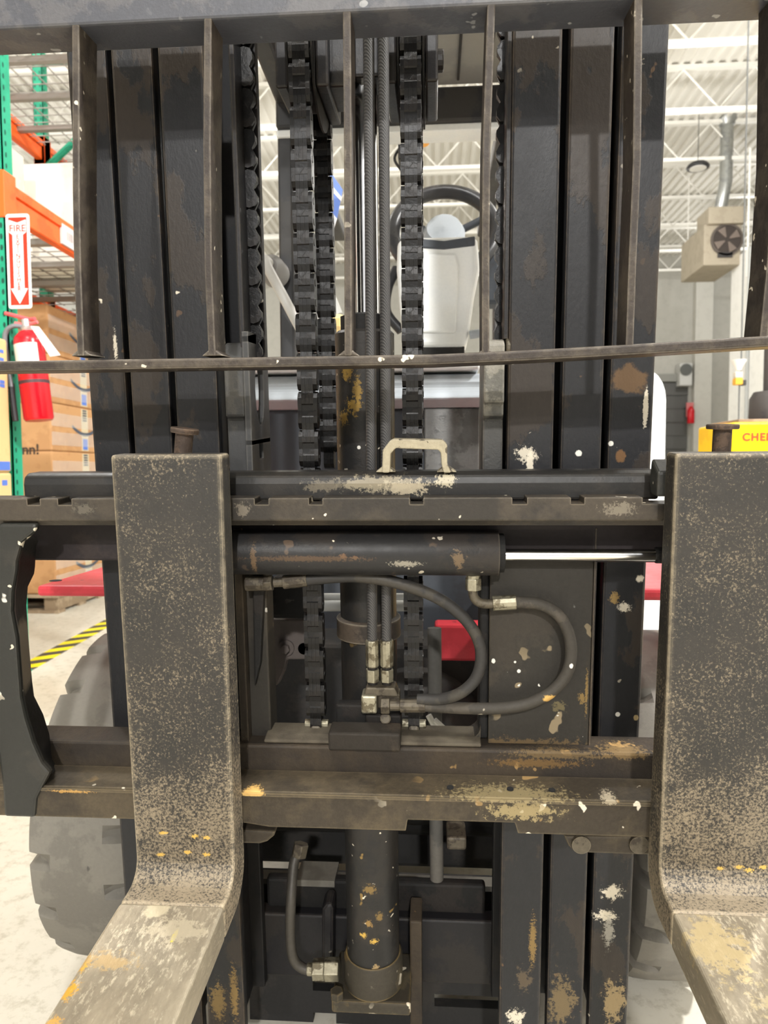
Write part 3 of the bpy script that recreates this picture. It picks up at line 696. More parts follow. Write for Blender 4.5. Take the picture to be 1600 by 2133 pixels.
for (u, vref) in ((660, 1500), (862, 1400)):
    x = XM(u, vref, YCH); zl = ZM(u, 1508, YCH)
    b = MB(W); b.prism([(YCH-.014, zl-.03), (YCH-.014, zl-.002), (YCH-.008, zl+.008), (YCH+.008, zl+.008), (YCH+.014, zl-.002), (YCH+.014, zl-.03)], 'x', x-.0075, x+.0075)
    ch = b.build('lift_chain', M_dirtfit, fl, .003)
    b = MB(W); b.cyl((x-.017, YCH, zl), (x+.017, YCH, zl), .007, 10); b.build('anchor_pin', M_brass, ch, .001)
    path = [(YCH, zl), (YCH, zpul)]
    for k in range(1, 13):
        a = PI - PI*k/12; path.append((YCH+rpul+rpul*math.cos(a), zpul+rpul*math.sin(a)))
    xb = 0
    path.append((YCH+2*rpul, zpul))
    chain(x, path, ch)
    # the run behind the pulley
    xb = x if u > 700 else x+.006
    chain(xb, [(YCH+2*rpul+.004, ZM(u, 960, YCH+2*rpul)), (YCH+2*rpul+.004, zpul-.002)], ch)
    # pulley with cheek plates
    b = MB(W); b.lathe([(.014, -.017), (rpul+.010, -.017), (rpul+.010, -.0145), (rpul-.014, -.013), (rpul-.014, .013), (rpul+.010, .0145), (rpul+.010, .017), (.014, .017)], (x, YCH+rpul, zpul), 'x', 32)
    pu = b.build('chain_pulley', M_dark, fl, smooth=True)
    b = MB(W); b.cyl((x-.042, YCH+rpul, zpul), (x+.042, YCH+rpul, zpul), .014, 14); b.build('pulley_pin', M_blk, pu, .002)
    for s_ in (-1, 1):
        b = MB(W); b.box(x+s_*.026-.008, x+s_*.026+.008, YCH+.01, YCH+rpul*2, zpul-.05, zpul+.2); b.build('pulley_cheek', M_blk, pu, .003)
# head block between the two pulleys
b = MB(W); b.box(XM(684, 120, 1.0), XM(735, 120, 1.0), .985, 1.07, ZM(700, 190, 1.0), ZM(700, 20, 1.0)); b.build('pulley_head_block', M_blk, fl, .004)
b = MB(W); b.box(XM(735, 120, 1.0), XM(800, 120, 1.0), 1.0, 1.06, ZM(750, 160, 1.0), ZM(750, 20, 1.0)); b.build('pulley_head_block', M_blk, fl, .004)
# secondary chains beside the inner rails (seen on their flat side)
for (u0, edge0, vr) in ((520, 494, 400), (1050, 1056, 400)):
    yq = 1.0; x = XM(u0, vr, yq); xe = XM(edge0, vr, .96)
    b = MB(W)
    if u0 < 800: b.box(xe-.003, xe+.003, .958, 1.03, ZM(u0, 745, yq), 1.1); b.box(xe, XM(545, vr, 1.04), 1.03, 1.045, ZM(u0, 745, yq), 1.1)
    else: b.box(xe-.002, xe+.004, .958, 1.03, ZM(u0, 712, yq), 1.1)
    ch = b.build('side_chain', M_blk, fl, .001)
    chain(x, [(yq, ZM(u0, 735, yq)), (yq, 1.1)], ch, True)

# ---- lift cylinder
YCY = 1.03; xc = XM(771, 1500, YCY); rc = .042
M_cyl = worn('black_cylinder_paint', sr(36, 35, 34), sr(44, 41, 38), .42, patch=7, fine=.2, bump=.15, specks=[(OCHRE, 34, .70), (CREAM, 70, .70)],
   spots=[spm(770, 1852, .99, .016, .012, OCHRE, 1.7), spm(790, 1910, .99, .008, .012, OCHRE, 1.7), spm(757, 1948, .99, .008, .008, YEL, 1.7), spm(780, 1960, .99, .009, .007, YEL, 1.7), spm(768, 1922, .99, .01, .01, sr(150, 118, 66), 1.7), spm(783, 2015, .99, .008, .009, sr(160, 136, 96), 1.7),
          spm(740, 845, .99, .02, .02, sr(140, 112, 50), 2.0), spm(722, 770, .99, .014, .02, sr(130, 104, 50), 2.0), spm(745, 815, .99, .01, .03, sr(140, 112, 50), 2.0), spm(714, 870, .99, .012, .016, sr(130, 104, 50), 1.8), spm(748, 932, .99, .003, .003, WHITE, .4)])
z0 = ZM(771, 2085, .985); z1 = ZM(771, 690, YCY)
lc = MB(W).lathe([(rc, z0), (rc, z1-.004), (rc-.004, z1)], (xc, YCY, 0), n=40).build('lift_cylinder', M_cyl, fl, smooth=True)
MB(W).cyl((XM(763, 400, YCY), YCY, z1), (XM(763, 400, YCY), YCY, 1.0), .0165, 28).build('piston_rod', M_chrome, lc, smooth=True)
MB(W).lathe([(.02, z1), (.034, z1), (.034, z1+.02), (.02, z1+.024)], (xc, YCY, 0)).build('gland', M_dark, lc, smooth=True)
zc0, zc1 = ZM(768, 1325, YCY), ZM(768, 1280, YCY)
MB(W).lathe([(rc, zc0), (rc+.006, zc0+.003), (rc+.006, zc1-.003), (rc, zc1)], (xc, YCY, 0), n=40).build('collar', worn('dusty_collar', sr(58, 52, 46), sr(80, 70, 60), .6, fine=.3, edge=sr(170, 160, 140), ew=.6), lc, smooth=True)
zr0, zr1 = ZM(774, 2088, .985), ZM(774, 2022, .985)
M_base = worn('dirty_base_ring', sr(62, 57, 48), sr(84, 76, 60), .6, patch=12, fine=.3, specks=[(OCHRE, 30, .62), (CREAM, 50, .66)], edge=sr(190, 160, 100), ew=.5)
MB(W).lathe([(rc, zr0), (rc+.005, zr0+.002), (rc+.005, zr1-.006), (rc+.0015, zr1)], (xc, YCY, 0), n=40).build('base_ring', M_base, lc, smooth=True)
b = MB(W); b.box(XM(690, 2090, .985), XM(855, 2090, .985), .985, 1.09, zr0-.022, zr0); b.build('base_plate', M_base, lc, .004)
b = MB(W); b.cyl((XM(702, 2075, .99), .99, zr0), (XM(702, 2075, .99), .99, zr0+.014), .011, 6); b.build('base_bolt', M_base, lc, .002)
# feed pipe with nuts at the foot of the cylinder
yp = 1.02
pts = spline([PM(622, 1775, 1.06), PM(612, 1800, 1.05), PM(606, 1880, yp), PM(605, 1955, yp), PM(612, 1998, yp), PM(632, 2017, yp), PM(655, 2019, yp)], 8)
pp = MB(W).tube(pts, .0082, 14).build('feed_pipe', worn('grey_pipe', sr(72, 68, 62), sr(92, 86, 76), .5, metal=.3, fine=.3), fl, smooth=True)
for (ua, ub, r_, m_) in ((640, 652, .0095, M_brass), (652, 677, .0165, M_brass), (677, 707, .0175, M_brass)):
    MB(W).cyl(PM(ua, 2019, yp), PM(ub, 2019, yp), r_, 6 if ub > 652 else 14).build('pipe_nut', m_, pp, .0015)
MB(W).cyl(PM(622, 1784, 1.055), PM(628, 1757, 1.06), .013, 6).build('pipe_nut', M_dirtfit, pp, .0015)

# ---- vertical hoses and their junction block
yh = .945
for (ut, ub, ul) in ((770, 775, 0), (800, 805, 1)):
    z_t = 1.05; xt = XM(ub, 1300, yh); zb_ = ZM(ub, 1335, yh)
    xq = XM(ut, 100, yh); ho = MB(W).tube([(xt, yh, zb_), (xt+(xq-xt)*.55, yh, .12), (xq+(xq-xt)*.4, yh, z_t)], .0069, 16).build('hydraulic_hose', M_braid, fl, smooth=True)
    zz = ZM(ub, 1388, yh); MB(W).lathe([(.0085, zz), (.0095, zz+.002), (.0095, zb_), (.0085, zb_+.002)], (xt, yh, 0), n=12).build('crimp_sleeve', M_brass, ho, .0006)
    z2 = ZM(ub, 1393, yh); z3 = ZM(ub, 1419, yh)
    MB(W).cyl((xt, yh, z3), (xt, yh, z2), .0098, 6).build('hose_nut', M_brass, ho, .001)
    MB(W).cyl((xt, yh, z3-.02), (xt, yh, z2+.005), .0068, 10).build('hose_stem', M_dark, ho)
yb_ = .925
b = MB(W); b.box(XM(752, 1460, yb_), XM(785, 1460, yb_), yb_, yb_+.03, ZM(770, 1488, yb_), ZM(770, 1450, yb_))
jb = b.build('junction_block', M_brass, fl, .003)
b = MB(W); b.prism([(XM(757, 1452, yb_), ZM(760, 1454, yb_)), (XM(762, 1435, yb_), ZM(760, 1436, yb_)), (XM(822, 1437, yb_), ZM(820, 1437, yb_)), (XM(830, 1456, yb_), ZM(830, 1456, yb_))], 'y', yb_+.006, yb_+.035); b.build('block_cover', M_dirtfit, jb, .002)
b = MB(W); b.box(XM(785, 1460, yb_), XM(832, 1460, yb_), yb_+.01, yb_+.034, ZM(800, 1482, yb_), ZM(800, 1452, yb_)); b.build('block_port', M_dirtfit, jb, .002)
MB(W).cyl(PM(794, 1470, yb_), PM(812, 1470, yb_), .0115, 6).build('hose_nut', M_dirtfit, jb, .001)
MB(W).cyl(PM(812, 1470, yb_), PM(834, 1470, yb_), .007, 12).build('hose_stem', M_dirtfit, jb, .001)
# mounting bracket of the block
b = MB(W); yk = .945
b.box(XM(700, 1490, yk), XM(768, 1490, yk), yk, yk+.02, ZM(730, 1535, yk), ZM(730, 1468, yk)); b.box(XM(762, 1510, yk), XM(836, 1510, yk), yk-.008, yk+.02, ZM(800, 1545, yk), ZM(800, 1485, yk))
bkt = b.build('hose_bracket', M_dark, fl, .003)
b = MB(W); b.box(XM(684, 1560, .893), XM(834, 1560, .893), .893, .93, ZM(760, 1566, .893), ZM(760, 1528, .893)); b.build('bracket_foot', worn('dirty_brown_foot', sr(46, 41, 35), sr(60, 52, 43), .7, fine=.3, bump=.3), bkt, .003)
for (u, v) in ((803, 1497),): MB(W).cyl(PM(u, v, yk-.008), PM(u, v, yk-.018), .0078, 12).build('bolt', M_dirtfit, bkt, .002)
# the two side-shift hoses
ysh = .905
A_ = spline([PM(870, 1457, ysh+.012), PM(915, 1457, ysh+.008), PM(958, 1444, ysh), PM(990, 1415, ysh), PM(1002, 1375, ysh), PM(997, 1335, ysh), PM(975, 1297, ysh), PM(940, 1264, ysh), PM(900, 1240, ysh), PM(850, 1221, ysh), PM(800, 1208, ysh), PM(740, 1201, ysh), PM(690, 1203, ysh), PM(636, 1208, ysh)], 6)
ha = MB(W).tube(A_, .0078, 16).build('hydraulic_hose', M_hose, fl, smooth=True)
MB(W).cyl(PM(590, 1213, ysh), PM(640, 1207, ysh), .0092, 12).build('crimp_sleeve', M_dirtfit, ha, .001)
MB(W).cyl(PM(570, 1214, ysh), PM(592, 1213, ysh), .0062, 12).build('hose_stem', M_dirtfit, ha, .001)
MB(W).cyl(PM(551, 1215, ysh), PM(568, 1214, ysh), .0112, 6).build('hose_nut', M_dirtfit, ha, .001)
MB(W).cyl(PM(512, 1216, ysh), PM(552, 1215, ysh), .0105, 8).build('elbow', M_dirtfit, ha, .002)
B_ = spline([PM(884, 1470, ysh+.012), PM(940, 1474, ysh+.008), PM(1000, 1476, ysh), PM(1055, 1474, ysh), PM(1105, 1464, ysh), PM(1150, 1440, ysh), PM(1180, 1404, ysh), PM(1190, 1358, ysh), PM(1182, 1312, ysh), PM(1160, 1278, ysh), PM(1122, 1258, ysh), PM(1072, 1254, ysh)], 6)
hb = MB(W).tube(B_, .0078, 16).build('hydraulic_hose', worn('dusty_rubber_hose', sr(64, 60, 54), sr(80, 74, 66), .65, patch=14, fine=.25, specks=[(CREAM, 45, .7)], bump=.15, spots=[spm(1143, 1452, ysh, .01, .006, sr(200, 160, 90), 1.3), spm(1188, 1384, ysh, .003, .004, WHITE, .5)]), fl, smooth=True)
MB(W).cyl(PM(834, 1470, ysh+.014), PM(886, 1470, ysh+.012), .0092, 12).build('crimp_sleeve', M_dirtfit, hb, .001)
MB(W).cyl(PM(1026, 1257, ysh), PM(1075, 1254, ysh), .0098, 12).build('crimp_sleeve', M_brass, hb, .001)
MB(W).tube(spline([PM(985, 1196, ysh), PM(985, 1225, ysh), PM(987, 1243, ysh), PM(1001, 1256, ysh), PM(1028, 1258, ysh)], 6), .0062, 12).build('elbow', M_dirtfit, hb, smooth=True)
MB(W).cyl(PM(986, 1203, ysh), PM(986, 1229, ysh), .0108, 6).build('hose_nut', M_brass, hb, .0015)
MB(W).cyl(PM(986, 1196, ysh), PM(986, 1204, ysh), .0095, 12).build('hose_stem', M_brass, hb, .001)

# ---- carriage: fork bars, side plates, side-shift cylinder, handle
YB = .846                                     # front of the fork bars
BR = sr(52, 48, 43); BR2 = sr(70, 63, 54)
M_bar = worn('dusty_brown_black_steel', BR, BR2, .5, patch=8, pa=.48, pb=.56, fine=.3, edge=sr(150, 138, 118), ew=.5, er=.003, specks=[(CREAM, 60, .72)], bump=.25,
   spots=[spm(1290, 1060, YB, .03, .012, sr(120, 112, 98), 1.8), spm(505, 1060, YB, .014, .014, sr(110, 102, 90), 1.6), spm(175, 1060, YB, .02, .01, sr(92, 86, 76), 1.8)])
M_low = worn('muddy_lower_bar', sr(60, 53, 43), sr(82, 72, 56), .62, patch=9, pa=.45, pb=.58, fine=.35, edge=sr(150, 134, 104), ew=.4, specks=[(CREAM, 46, .69), (sr(160, 130, 84), 24, .68)], bump=.35,
   spots=[spm(1090, 1690, YB, .07, .018, sr(150, 134, 96), 2.1), spm(1060, 1660, YB, .12, .012, sr(140, 126, 92), 2.1), spm(527, 1652, YB, .018, .005, sr(206, 166, 96), 1.2), spm(150, 1648, YB, .045, .004, sr(190, 146, 76), 2.0), spm(1270, 1668, YB, .014, .007, sr(176, 164, 140), 1.6), spm(1330, 1645, YB, .02, .01, sr(190, 160, 104), 1.8), spm(950, 1640, YB, .08, .008, sr(140, 122, 88), 2.0)])
M_plate = worn('dirty_carriage_plate', sr(48, 45, 40), sr(57, 52, 45), .65, patch=5, fine=.25, specks=[(sr(130, 116, 92), 30, .68), (WHITE, 60, .74)], edge=sr(120, 108, 90), ew=.35, bump=.2,
   spots=[spm(1213, 1455, .925, .009, .012, OCHRE, 1.7), spm(1222, 1440, .925, .003, .05, OCHRE, 1.6), spm(1165, 1472, .925, .014, .012, sr(104, 94, 66), 1.5), spm(1081, 1398, .925, .003, .003, WHITE, .4), spm(1028, 1377, .925, .003, .004, WHITE, .8), spm(1073, 1379, .925, .002, .002, WHITE, .4), spm(1100, 1555, .925, .16, .018, sr(98, 80, 54), 1.8)])
M_cross = worn('rusty_cross_bar', sr(50, 44, 38), sr(64, 55, 44), .62, patch=6, pa=.46, pb=.56, fine=.3, specks=[(sr(150, 120, 76), 40, .68)], edge=sr(120, 104, 80), ew=.3, bump=.3,
   spots=[spm(1160, 1572, .905, .10, .010, sr(102, 84, 56), 2.0), spm(1300, 1570, .905, .05, .012, sr(120, 98, 64), 2.0), spm(1120, 1590, .905, .09, .01, sr(104, 80, 46), 2.0)])
# upper rail (smooth, rounded) behind the notched bar
yr = .875; zt = ZM(700, 984, yr); zb = ZM(700, 1042, yr); xl = XM(47, 1000, yr); xr = XM(1374, 1000, yr)
M_urail = worn('black_rail_paint', sr(40, 39, 38), sr(50, 47, 44), .4, patch=6, fine=.2, edge=sr(140, 130, 114), ew=.4, bump=.12,
   spots=[spm(790, 1008, yr, .085, .016, sr(150, 140, 118), 2.2), spm(848, 1015, yr, .05, .014, sr(176, 164, 140), 2.0), spm(930, 1000, yr, .02, .012, sr(196, 186, 160), 2.0), spm(675, 1012, yr, .04, .012, sr(110, 102, 88), 2.2)])
b = MB(W); b.prism([(yr+.012, zt), (yr+.003, zt-.004), (yr, zt-.014), (yr, zb), (yr+.04, zb), (yr+.04, zt)], 'x', xl, xr)
cg = b.build('carriage_rail', M_urail, fl, .003)
# notched fork bar
def U(u, v=1060): return XM(u, v, YB)
zt = ZM(700, 1037, YB); zn = ZM(700, 1051, YB); zf = ZM(700, 1084, YB); zb = ZM(700, 1094, YB+.012)
xs = U(-60); pts = [(xs, zt)]
for (a, b2) in ((58, 84), (122, 150), (531, 560), (644, 672), (854, 882), (1067, 1098), (1189, 1217)):
    pts += [(U(a), zt), (U(a), zn), (U(b2), zn), (U(b2), zt)]
pts += [(U(1338), zt), (U(1338), zn), (U(1384), zn)]
xe = U(1690)
b = MB(W); topf = [b.v((p[0], YB, p[1])) for p in pts]; topb = [b.v((p[0], YB+.035, p[1])) for p in pts]
e1 = [(xe, zn)]; topf.append(b.v((xe, YB, zn))); topb.append(b.v((xe, YB+.035, zn))); allx = [p[0] for p in pts]+[xe]
mf = [b.v((x, YB, zf)) for x in allx]; lf = [b.v((x, YB+.012, zb)) for x in allx]; lb_ = [b.v((x, YB+.035, zb)) for x in allx]
for i in range(len(allx)-1):
    b.face([topf[i], topf[i+1], topb[i+1], topb[i]])
    if abs(allx[i+1]-allx[i]) > 1e-7:
        b.face([topf[i], topf[i+1], mf[i+1], mf[i]]); b.face([mf[i], mf[i+1], lf[i+1], lf[i]]); b.face([lf[i], lf[i+1], lb_[i+1], lb_[i]]); b.face([topb[i], topb[i+1], lb_[i+1], lb_[i]])
bmesh.ops.remove_doubles(b.bm, verts=b.bm.verts, dist=1e-6)
b.build('fork_bar', M_bar, fl, .0015)
# dark beam behind the cylinder
yp_ = .925
b = MB(W); b.box(XM(-60, 1120, yp_), XM(1690, 1120, yp_), yp_, yp_+.03, ZM(700, 1170, yp_), ZM(700, 1060, yp_)); b.build('carriage_beam', worn('dark_plum_steel', sr(42, 36, 37), sr(52, 44, 42), .6, fine=.25), fl, .003)
b = MB(W); b.box(XM(-60, 1120, YB), XM(1690, 1120, YB), YB+.04, yp_, ZM(700, 1075, yp_), ZM(700, 1055, yp_)); b.build('carriage_beam', M_dark, fl)
# side-shift cylinder and rod
yc2 = .898; z_ = ZM(760, 1151, yc2); rr = (ZM(760, 1104, yc2)-ZM(760, 1197, yc2))/2*.985
M_ssc = worn('black_side_shift_cylinder', sr(40, 39, 39), sr(50, 46, 43), .42, patch=9, pa=.52, pb=.56, fine=.2, specks=[(sr(82, 68, 56), 30, .69), (CREAM, 60, .715)], edge=sr(140, 130, 114), ew=.4, bump=.15,
   spots=[spm(715, 1160, .87, .008, .006, sr(112, 84, 60), 1.7), spm(740, 1162, .87, .007, .004, sr(112, 84, 60), 1.7), spm(528, 1165, .87, .006, .03, sr(104, 84, 62), 1.6), spm(955, 1165, .87, .012, .02, sr(110, 92, 70), 1.8), spm(640, 1164, .87, .12, .006, sr(84, 66, 50), 2.1), spm(845, 1175, .87, .03, .006, sr(150, 144, 130), 1.8)])
ss = MB(W).lathe([(rr*.8, XM(420, 1151, yc2)), (rr, XM(422, 1151, yc2)), (rr, XM(1036, 1151, yc2)), (rr*.985, XM(1037.5, 1151, yc2))], (0, yc2, z_), 'x', 40).build('side_shift_cylinder', M_ssc, fl, smooth=True)
MB(W).lathe([(rr*.86, XM(1037, 1151, yc2)), (rr*.86, XM(1049, 1151, yc2)), (rr*.8, XM(1050, 1151, yc2))], (0, yc2, z_), 'x', 32).build('gland', M_dark, ss, smooth=True)
zr_ = ZM(1200, 1156, yc2); rrod = (ZM(1200, 1144, yc2)-ZM(1200, 1169, yc2))/2
MB(W).cyl((XM(1045, 1156, yc2), yc2, zr_), (XM(1370, 1156, yc2), yc2, zr_), rrod, 28).build('piston_rod', M_chrome, ss, smooth=True)
MB(W).cyl((XM(1364, 1156, yc2), yc2, zr_), (XM(1392, 1156, yc2), yc2, zr_), rrod*1.35, 16).build('rod_end', M_dark, ss, .002)
# plates either side of the window, and the lower cross bar with its rounded window corner
zT = ZM(1100, 1100, yp_)
b = MB(W); b.box(XM(1019, 1350, yp_), XM(1232, 1350, yp_), yp_, yp_+.02, ZM(1100, 1580, yp_), zT); pr = b.build('carriage_plate', M_plate, fl, .002)
b = MB(W); b.box(XM(1232, 1350, yp_), XM(1236, 1350, yp_), yp_-.002, yp_+.05, ZM(1100, 1560, yp_), zT); b.build('plate_edge', M_rail, pr, .001)
b = MB(W); b.box(XM(1000, 1350, yp_), XM(1019, 1350, yp_), yp_+.006, yp_+.05, ZM(1100, 1545, yp_), zT); b.build('window_edge', M_dark, pr, .003)
b = MB(W); b.box(XM(490, 1350, yp_), XM(556, 1350, yp_), yp_+.008, yp_+.05, ZM(520, 1580, yp_), zT)
pl_ = b.build('carriage_plate', M_plate, fl, .003)
b = MB(W); b.box(XM(498, 1350, yp_), XM(515, 1350, yp_), yp_-.01, yp_+.01, ZM(505, 1575, yp_), zT); b.build('plate_rib', M_cross, pl_, .002)
b = MB(W); b.prism([(XM(531, 1420, yp_), ZM(530, 1430, yp_)), (XM(527, 1200, yp_), ZM(530, 1205, yp_)), (XM(552, 1200, yp_), ZM(550, 1205, yp_)), (XM(545, 1420, yp_), ZM(545, 1380, yp_))], 'y', yp_-.004, yp_+.01); b.build('gusset', M_dark, pl_, .002)
ycb = .905
b = MB(W); xa = XM(-60, 1580, ycb); xz = XM(1690, 1580, ycb)
b.box(xa, xz, ycb, ycb+.05, ZM(800, 1622, ycb), ZM(800, 1557, ycb))
cb = b.build('cross_bar', M_cross, fl, .004)
M_dust = worn('dusty_ledge', sr(104, 96, 82), sr(74, 67, 57), .8, patch=20, pa=.42, pb=.6, fine=.3, bump=.4)
b = MB(W); b.prism([(ycb+.004, ZM(800, 1556, ycb)), (ycb+.004, ZM(600, 1545, ycb)), (ycb+.02, ZM(600, 1541, ycb)), (ycb+.055, ZM(600, 1541, ycb)), (ycb+.055, ZM(800, 1558, ycb))], 'x', XM(548, 1545, ycb), XM(1003, 1545, ycb)); b.build('dusty_ledge', M_dust, cb, .002)
# rounded lower corner of the window (right)
xk, zk = XM(1001, 1540, yp_), ZM(990, 1541, yp_); b = MB(W); fr_ = [(xk, zk)]
for k in range(7):
    a = -k*PI/12; fr_.append((xk-.02+.02*math.cos(a), zk+.02+.02*math.sin(a)))
b.prism(fr_, 'y', yp_, yp_+.04); b.build('corner_fillet', M_plate, cb)
# lower fork bar: dusty top ledge, front face with stepped lower edge
def L(u, v=1690): return XM(u, v, YB)
zt = ZM(800, 1655, YB); z1, z2, z3 = ZM(700, 1727, YB), ZM(950, 1711, YB), ZM(1200, 1740, YB); zl0 = ZM(150, 1703, YB); ztb = ZM(800, 1612, .895)
prof = [(-60, zl0), (500, zl0), (560, z1), (845, z1), (849, z2), (1073, z2), (1080, z3), (1690, z3)]
b = MB(W); xs_ = [L(p[0]) for p in prof]
f0 = [b.v((x, YB, zt)) for x in xs_]; f1 = [b.v((x, YB, p[1])) for x, p in zip(xs_, prof)]; r0 = [b.v((x, .9, zt+.001)) for x in xs_]; r1 = [b.v((x, .885, p[1])) for x, p in zip(xs_, prof)]
for i in range(len(xs_)-1):
    b.face([f0[i], f0[i+1], f1[i+1], f1[i]]); b.face([f0[i], f0[i+1], r0[i+1], r0[i]]); b.face([f1[i], f1[i+1], r1[i+1], r1[i]]); b.face([r0[i], r0[i+1], r1[i+1], r1[i]])
lo = b.build('fork_bar', M_low, fl, .003)
b = MB(W); b.box(L(-60), L(1690), YB-.002, YB+.0, zt-.006, zt-.002); b.build('bar_lip', M_low, lo)
for (u, v) in ((938, 1637), (1063, 1641), (1150, 1644)):
    MB(W).cyl((XM(u, v, .865), .865, zt+.0005), (XM(u, v, .865), .865, zt+.0022), .0045, 10).build('plug_hole', plain('hole_black', (.01, .01, .01), .9), lo)
# tabs under the lower bar
q = [(XM(505, 1730, .87), ZM(540, 1720, .87)), (XM(578, 1730, .87), ZM(540, 1722, .87)), (XM(574, 1735, .87), ZM(540, 1732, .87)), (XM(560, 1745, .87), ZM(540, 1744, .87)), (XM(545, 1749, .87), ZM(540, 1749, .87)), (XM(505, 1749, .87), ZM(540, 1749, .87))]
MB(W).prism(q, 'y', .86, .885).build('retainer_tab', M_low, lo, .003)
q = [(XM(1172, 1740, .87), ZM(1200, 1735, .87)), (XM(1182, 1755, .87), ZM(1182, 1755, .87)), (XM(1195, 1768, .87), ZM(1195, 1769, .87)), (XM(1352, 1772, .87), ZM(1352, 1774, .87)), (XM(1352, 1740, .87), ZM(1352, 1735, .87))]
hk = MB(W).prism(q, 'y', .862, .885).build('retainer_hook', M_low, lo, .003)
for u in (1210, 1330):
    MB(W).lathe([(.006, 0), (.012, -.001), (.012, -.006), (.006, -.006)], (XM(u, 1757, .86), .862, ZM(u, 1757, .86)), 'y', 16).build('hook_ring', M_dirtfit, hk)
# left end plate of the side shifter, with a wavy opening edge
ye = .842
M_end = worn('black_end_plate', sr(44, 44, 41), sr(52, 50, 46), .42, patch=7, fine=.2, specks=[(WHITE, 34, .70), (CREAM, 60, .70)], edge=sr(110, 106, 96), ew=.3, bump=.15)
pts = [(-6, 1091), (75, 1091), (74, 1105), (66, 1112), (44, 1130), (33, 1170), (32, 1190), (24, 1235), (23, 1275), (33, 1330), (38, 1400), (42, 1455), (52, 1500), (68, 1550), (86, 1590), (104, 1610), (88, 1640), (76, 1664), (72, 1704), (8, 1702), (4, 1640), (-6, 1560)]
b = MB(W); P = [(XM(u, v, ye), ZM(u, v, ye)) for u, v in pts]
b.prism(P, 'y', ye, ye+.012); ep = b.build('end_plate', M_end, fl, .004)
y2 = .905
P1 = [(66, 1112), (44, 1130), (33, 1170), (32, 1190), (24, 1235), (23, 1275), (33, 1330), (38, 1400), (42, 1455), (52, 1500), (68, 1550), (86, 1590), (108, 1612)]
P2 = [(80, 1128), (75, 1138), (73, 1180), (71, 1195), (58, 1222), (55, 1262), (60, 1340), (67, 1420), (71, 1450), (90, 1488), (103, 1530), (108, 1580), (120, 1600)]
b = MB(W); a1 = [b.v((XM(u, v, ye+.011), ye+.011, ZM(u, v, ye+.011))) for u, v in P1]; a2 = [b.v((XM(u, v, y2), y2, ZM(u, v, y2))) for u, v in P2]
a3 = [b.v((XM(u-40, v, y2), y2, ZM(u, v, y2))) for u, v in P2]
for i in range(len(a1)-1):
    b.face([a1[i], a1[i+1], a2[i+1], a2[i]]); b.face([a2[i], a2[i+1], a3[i+1], a3[i]])
b.build('opening_lip', worn('black_lip', sr(40, 39, 38), sr(46, 44, 42), .45, fine=.2, spots=[spm(54, 1362, .885, .03, .055, sr(150, 138, 122), .55)]), ep, smooth=True)
# bent handle on the rail
yhn = .872; M_hnd = worn('chipped_cream_handle', sr(176, 166, 142), sr(74, 66, 56), .55, patch=40, pa=.55, pb=.58, fine=.3, edge=sr(206, 196, 172), ew=.5, bump=.25)
out = [(796, 985), (797, 938), (812, 918), (820, 914), (922, 916), (932, 926), (932, 965), (940, 985)]
inn = [(812, 985), (814, 945), (822, 936), (826, 934), (912, 937), (918, 942), (920, 968), (924, 985)]
b = MB(W); 
A1 = [b.v((XM(u, v, yhn), yhn, ZM(u, v, yhn))) for u, v in out]; A2 = [b.v((XM(u, v, yhn), yhn, ZM(u, v, yhn))) for u, v in inn]
B1 = [b.v((XM(u, v, yhn), yhn+.03, ZM(u, v, yhn))) for u, v in out]; B2 = [b.v((XM(u, v, yhn), yhn+.03, ZM(u, v, yhn))) for u, v in inn]
for i in range(len(out)-1):
    b.face([A1[i], A1[i+1], A2[i+1], A2[i]]); b.face([B1[i], B1[i+1], B2[i+1], B2[i]]); b.face([A1[i], A1[i+1], B1[i+1], B1[i]]); b.face([A2[i], A2[i+1], B2[i+1], B2[i]])
for s_ in (0, -1): b.face([A1[s_], A2[s_], B2[s_], B1[s_]])
hn = b.build('handle', M_hnd, cg, .002)
for (u, w_) in ((802, -1), (930, 1)):
    MB(W).prism([(XM(u-22, 984, yhn), ZM(u, 985, yhn)), (XM(u-8, 970, yhn), ZM(u, 974, yhn)), (XM(u+8, 970, yhn), ZM(u, 974, yhn)), (XM(u+24, 984, yhn), ZM(u, 985, yhn))], 'y', yhn+.004, yhn+.026).build('weld', M_hnd, hn, .003)

# ---- load backrest
YF = .815; M_back = worn('rubbed_backrest_steel', sr(56, 49, 44), sr(78, 70, 61), .5, patch=22, pa=.46, pb=.58, fine=.35, edge=sr(186, 176, 160), ew=.55, er=.003, specks=[(CREAM, 70, .70)], bump=.3)
M_backt = worn('scuffed_top_bar', sr(76, 77, 83), sr(90, 89, 92), .42, patch=9, fine=.2, specks=[(sr(150, 150, 150), 44, .69)], edge=sr(120, 118, 114), ew=.35, bump=.2)
ztb = ZM(700, 26, YF); xa = XM(-170, 40, YF); xz = XM(1790, 20, YF)
b = MB(W); b.box(xa, xz, YF, YF+.058, ztb, ztb+.075); tb = b.build('load_backrest', M_backt, fl, .003)
zbt = ZM(700, 741, YF); zbb = ZM(700, 763, YF)
# lower bar, bent upwards at its right end
b = MB(W); st = [(-170, 0), (300, 0), (900, 0), (1050, 4), (1200, 9), (1400, 17), (1620, 27), (1790, 32)]
k4 = []
for u, dv in st:
    x = XM(u, 750, YF); dz_ = dv/1.82/1000
    k4.append([b.v((x, YF, zbb+dz_)), b.v((x, YF, zbt+dz_)), b.v((x, YF+.062, zbt+dz_)), b.v((x, YF+.062, zbb+dz_))])
for a, c_ in zip(k4, k4[1:]):
    for j in range(4): b.face([a[j], a[(j+1) % 4], c_[(j+1) % 4], c_[j]])
b.face(k4[0]); b.face(k4[-1]); b.build('bottom_bar', M_back, tb, .003)
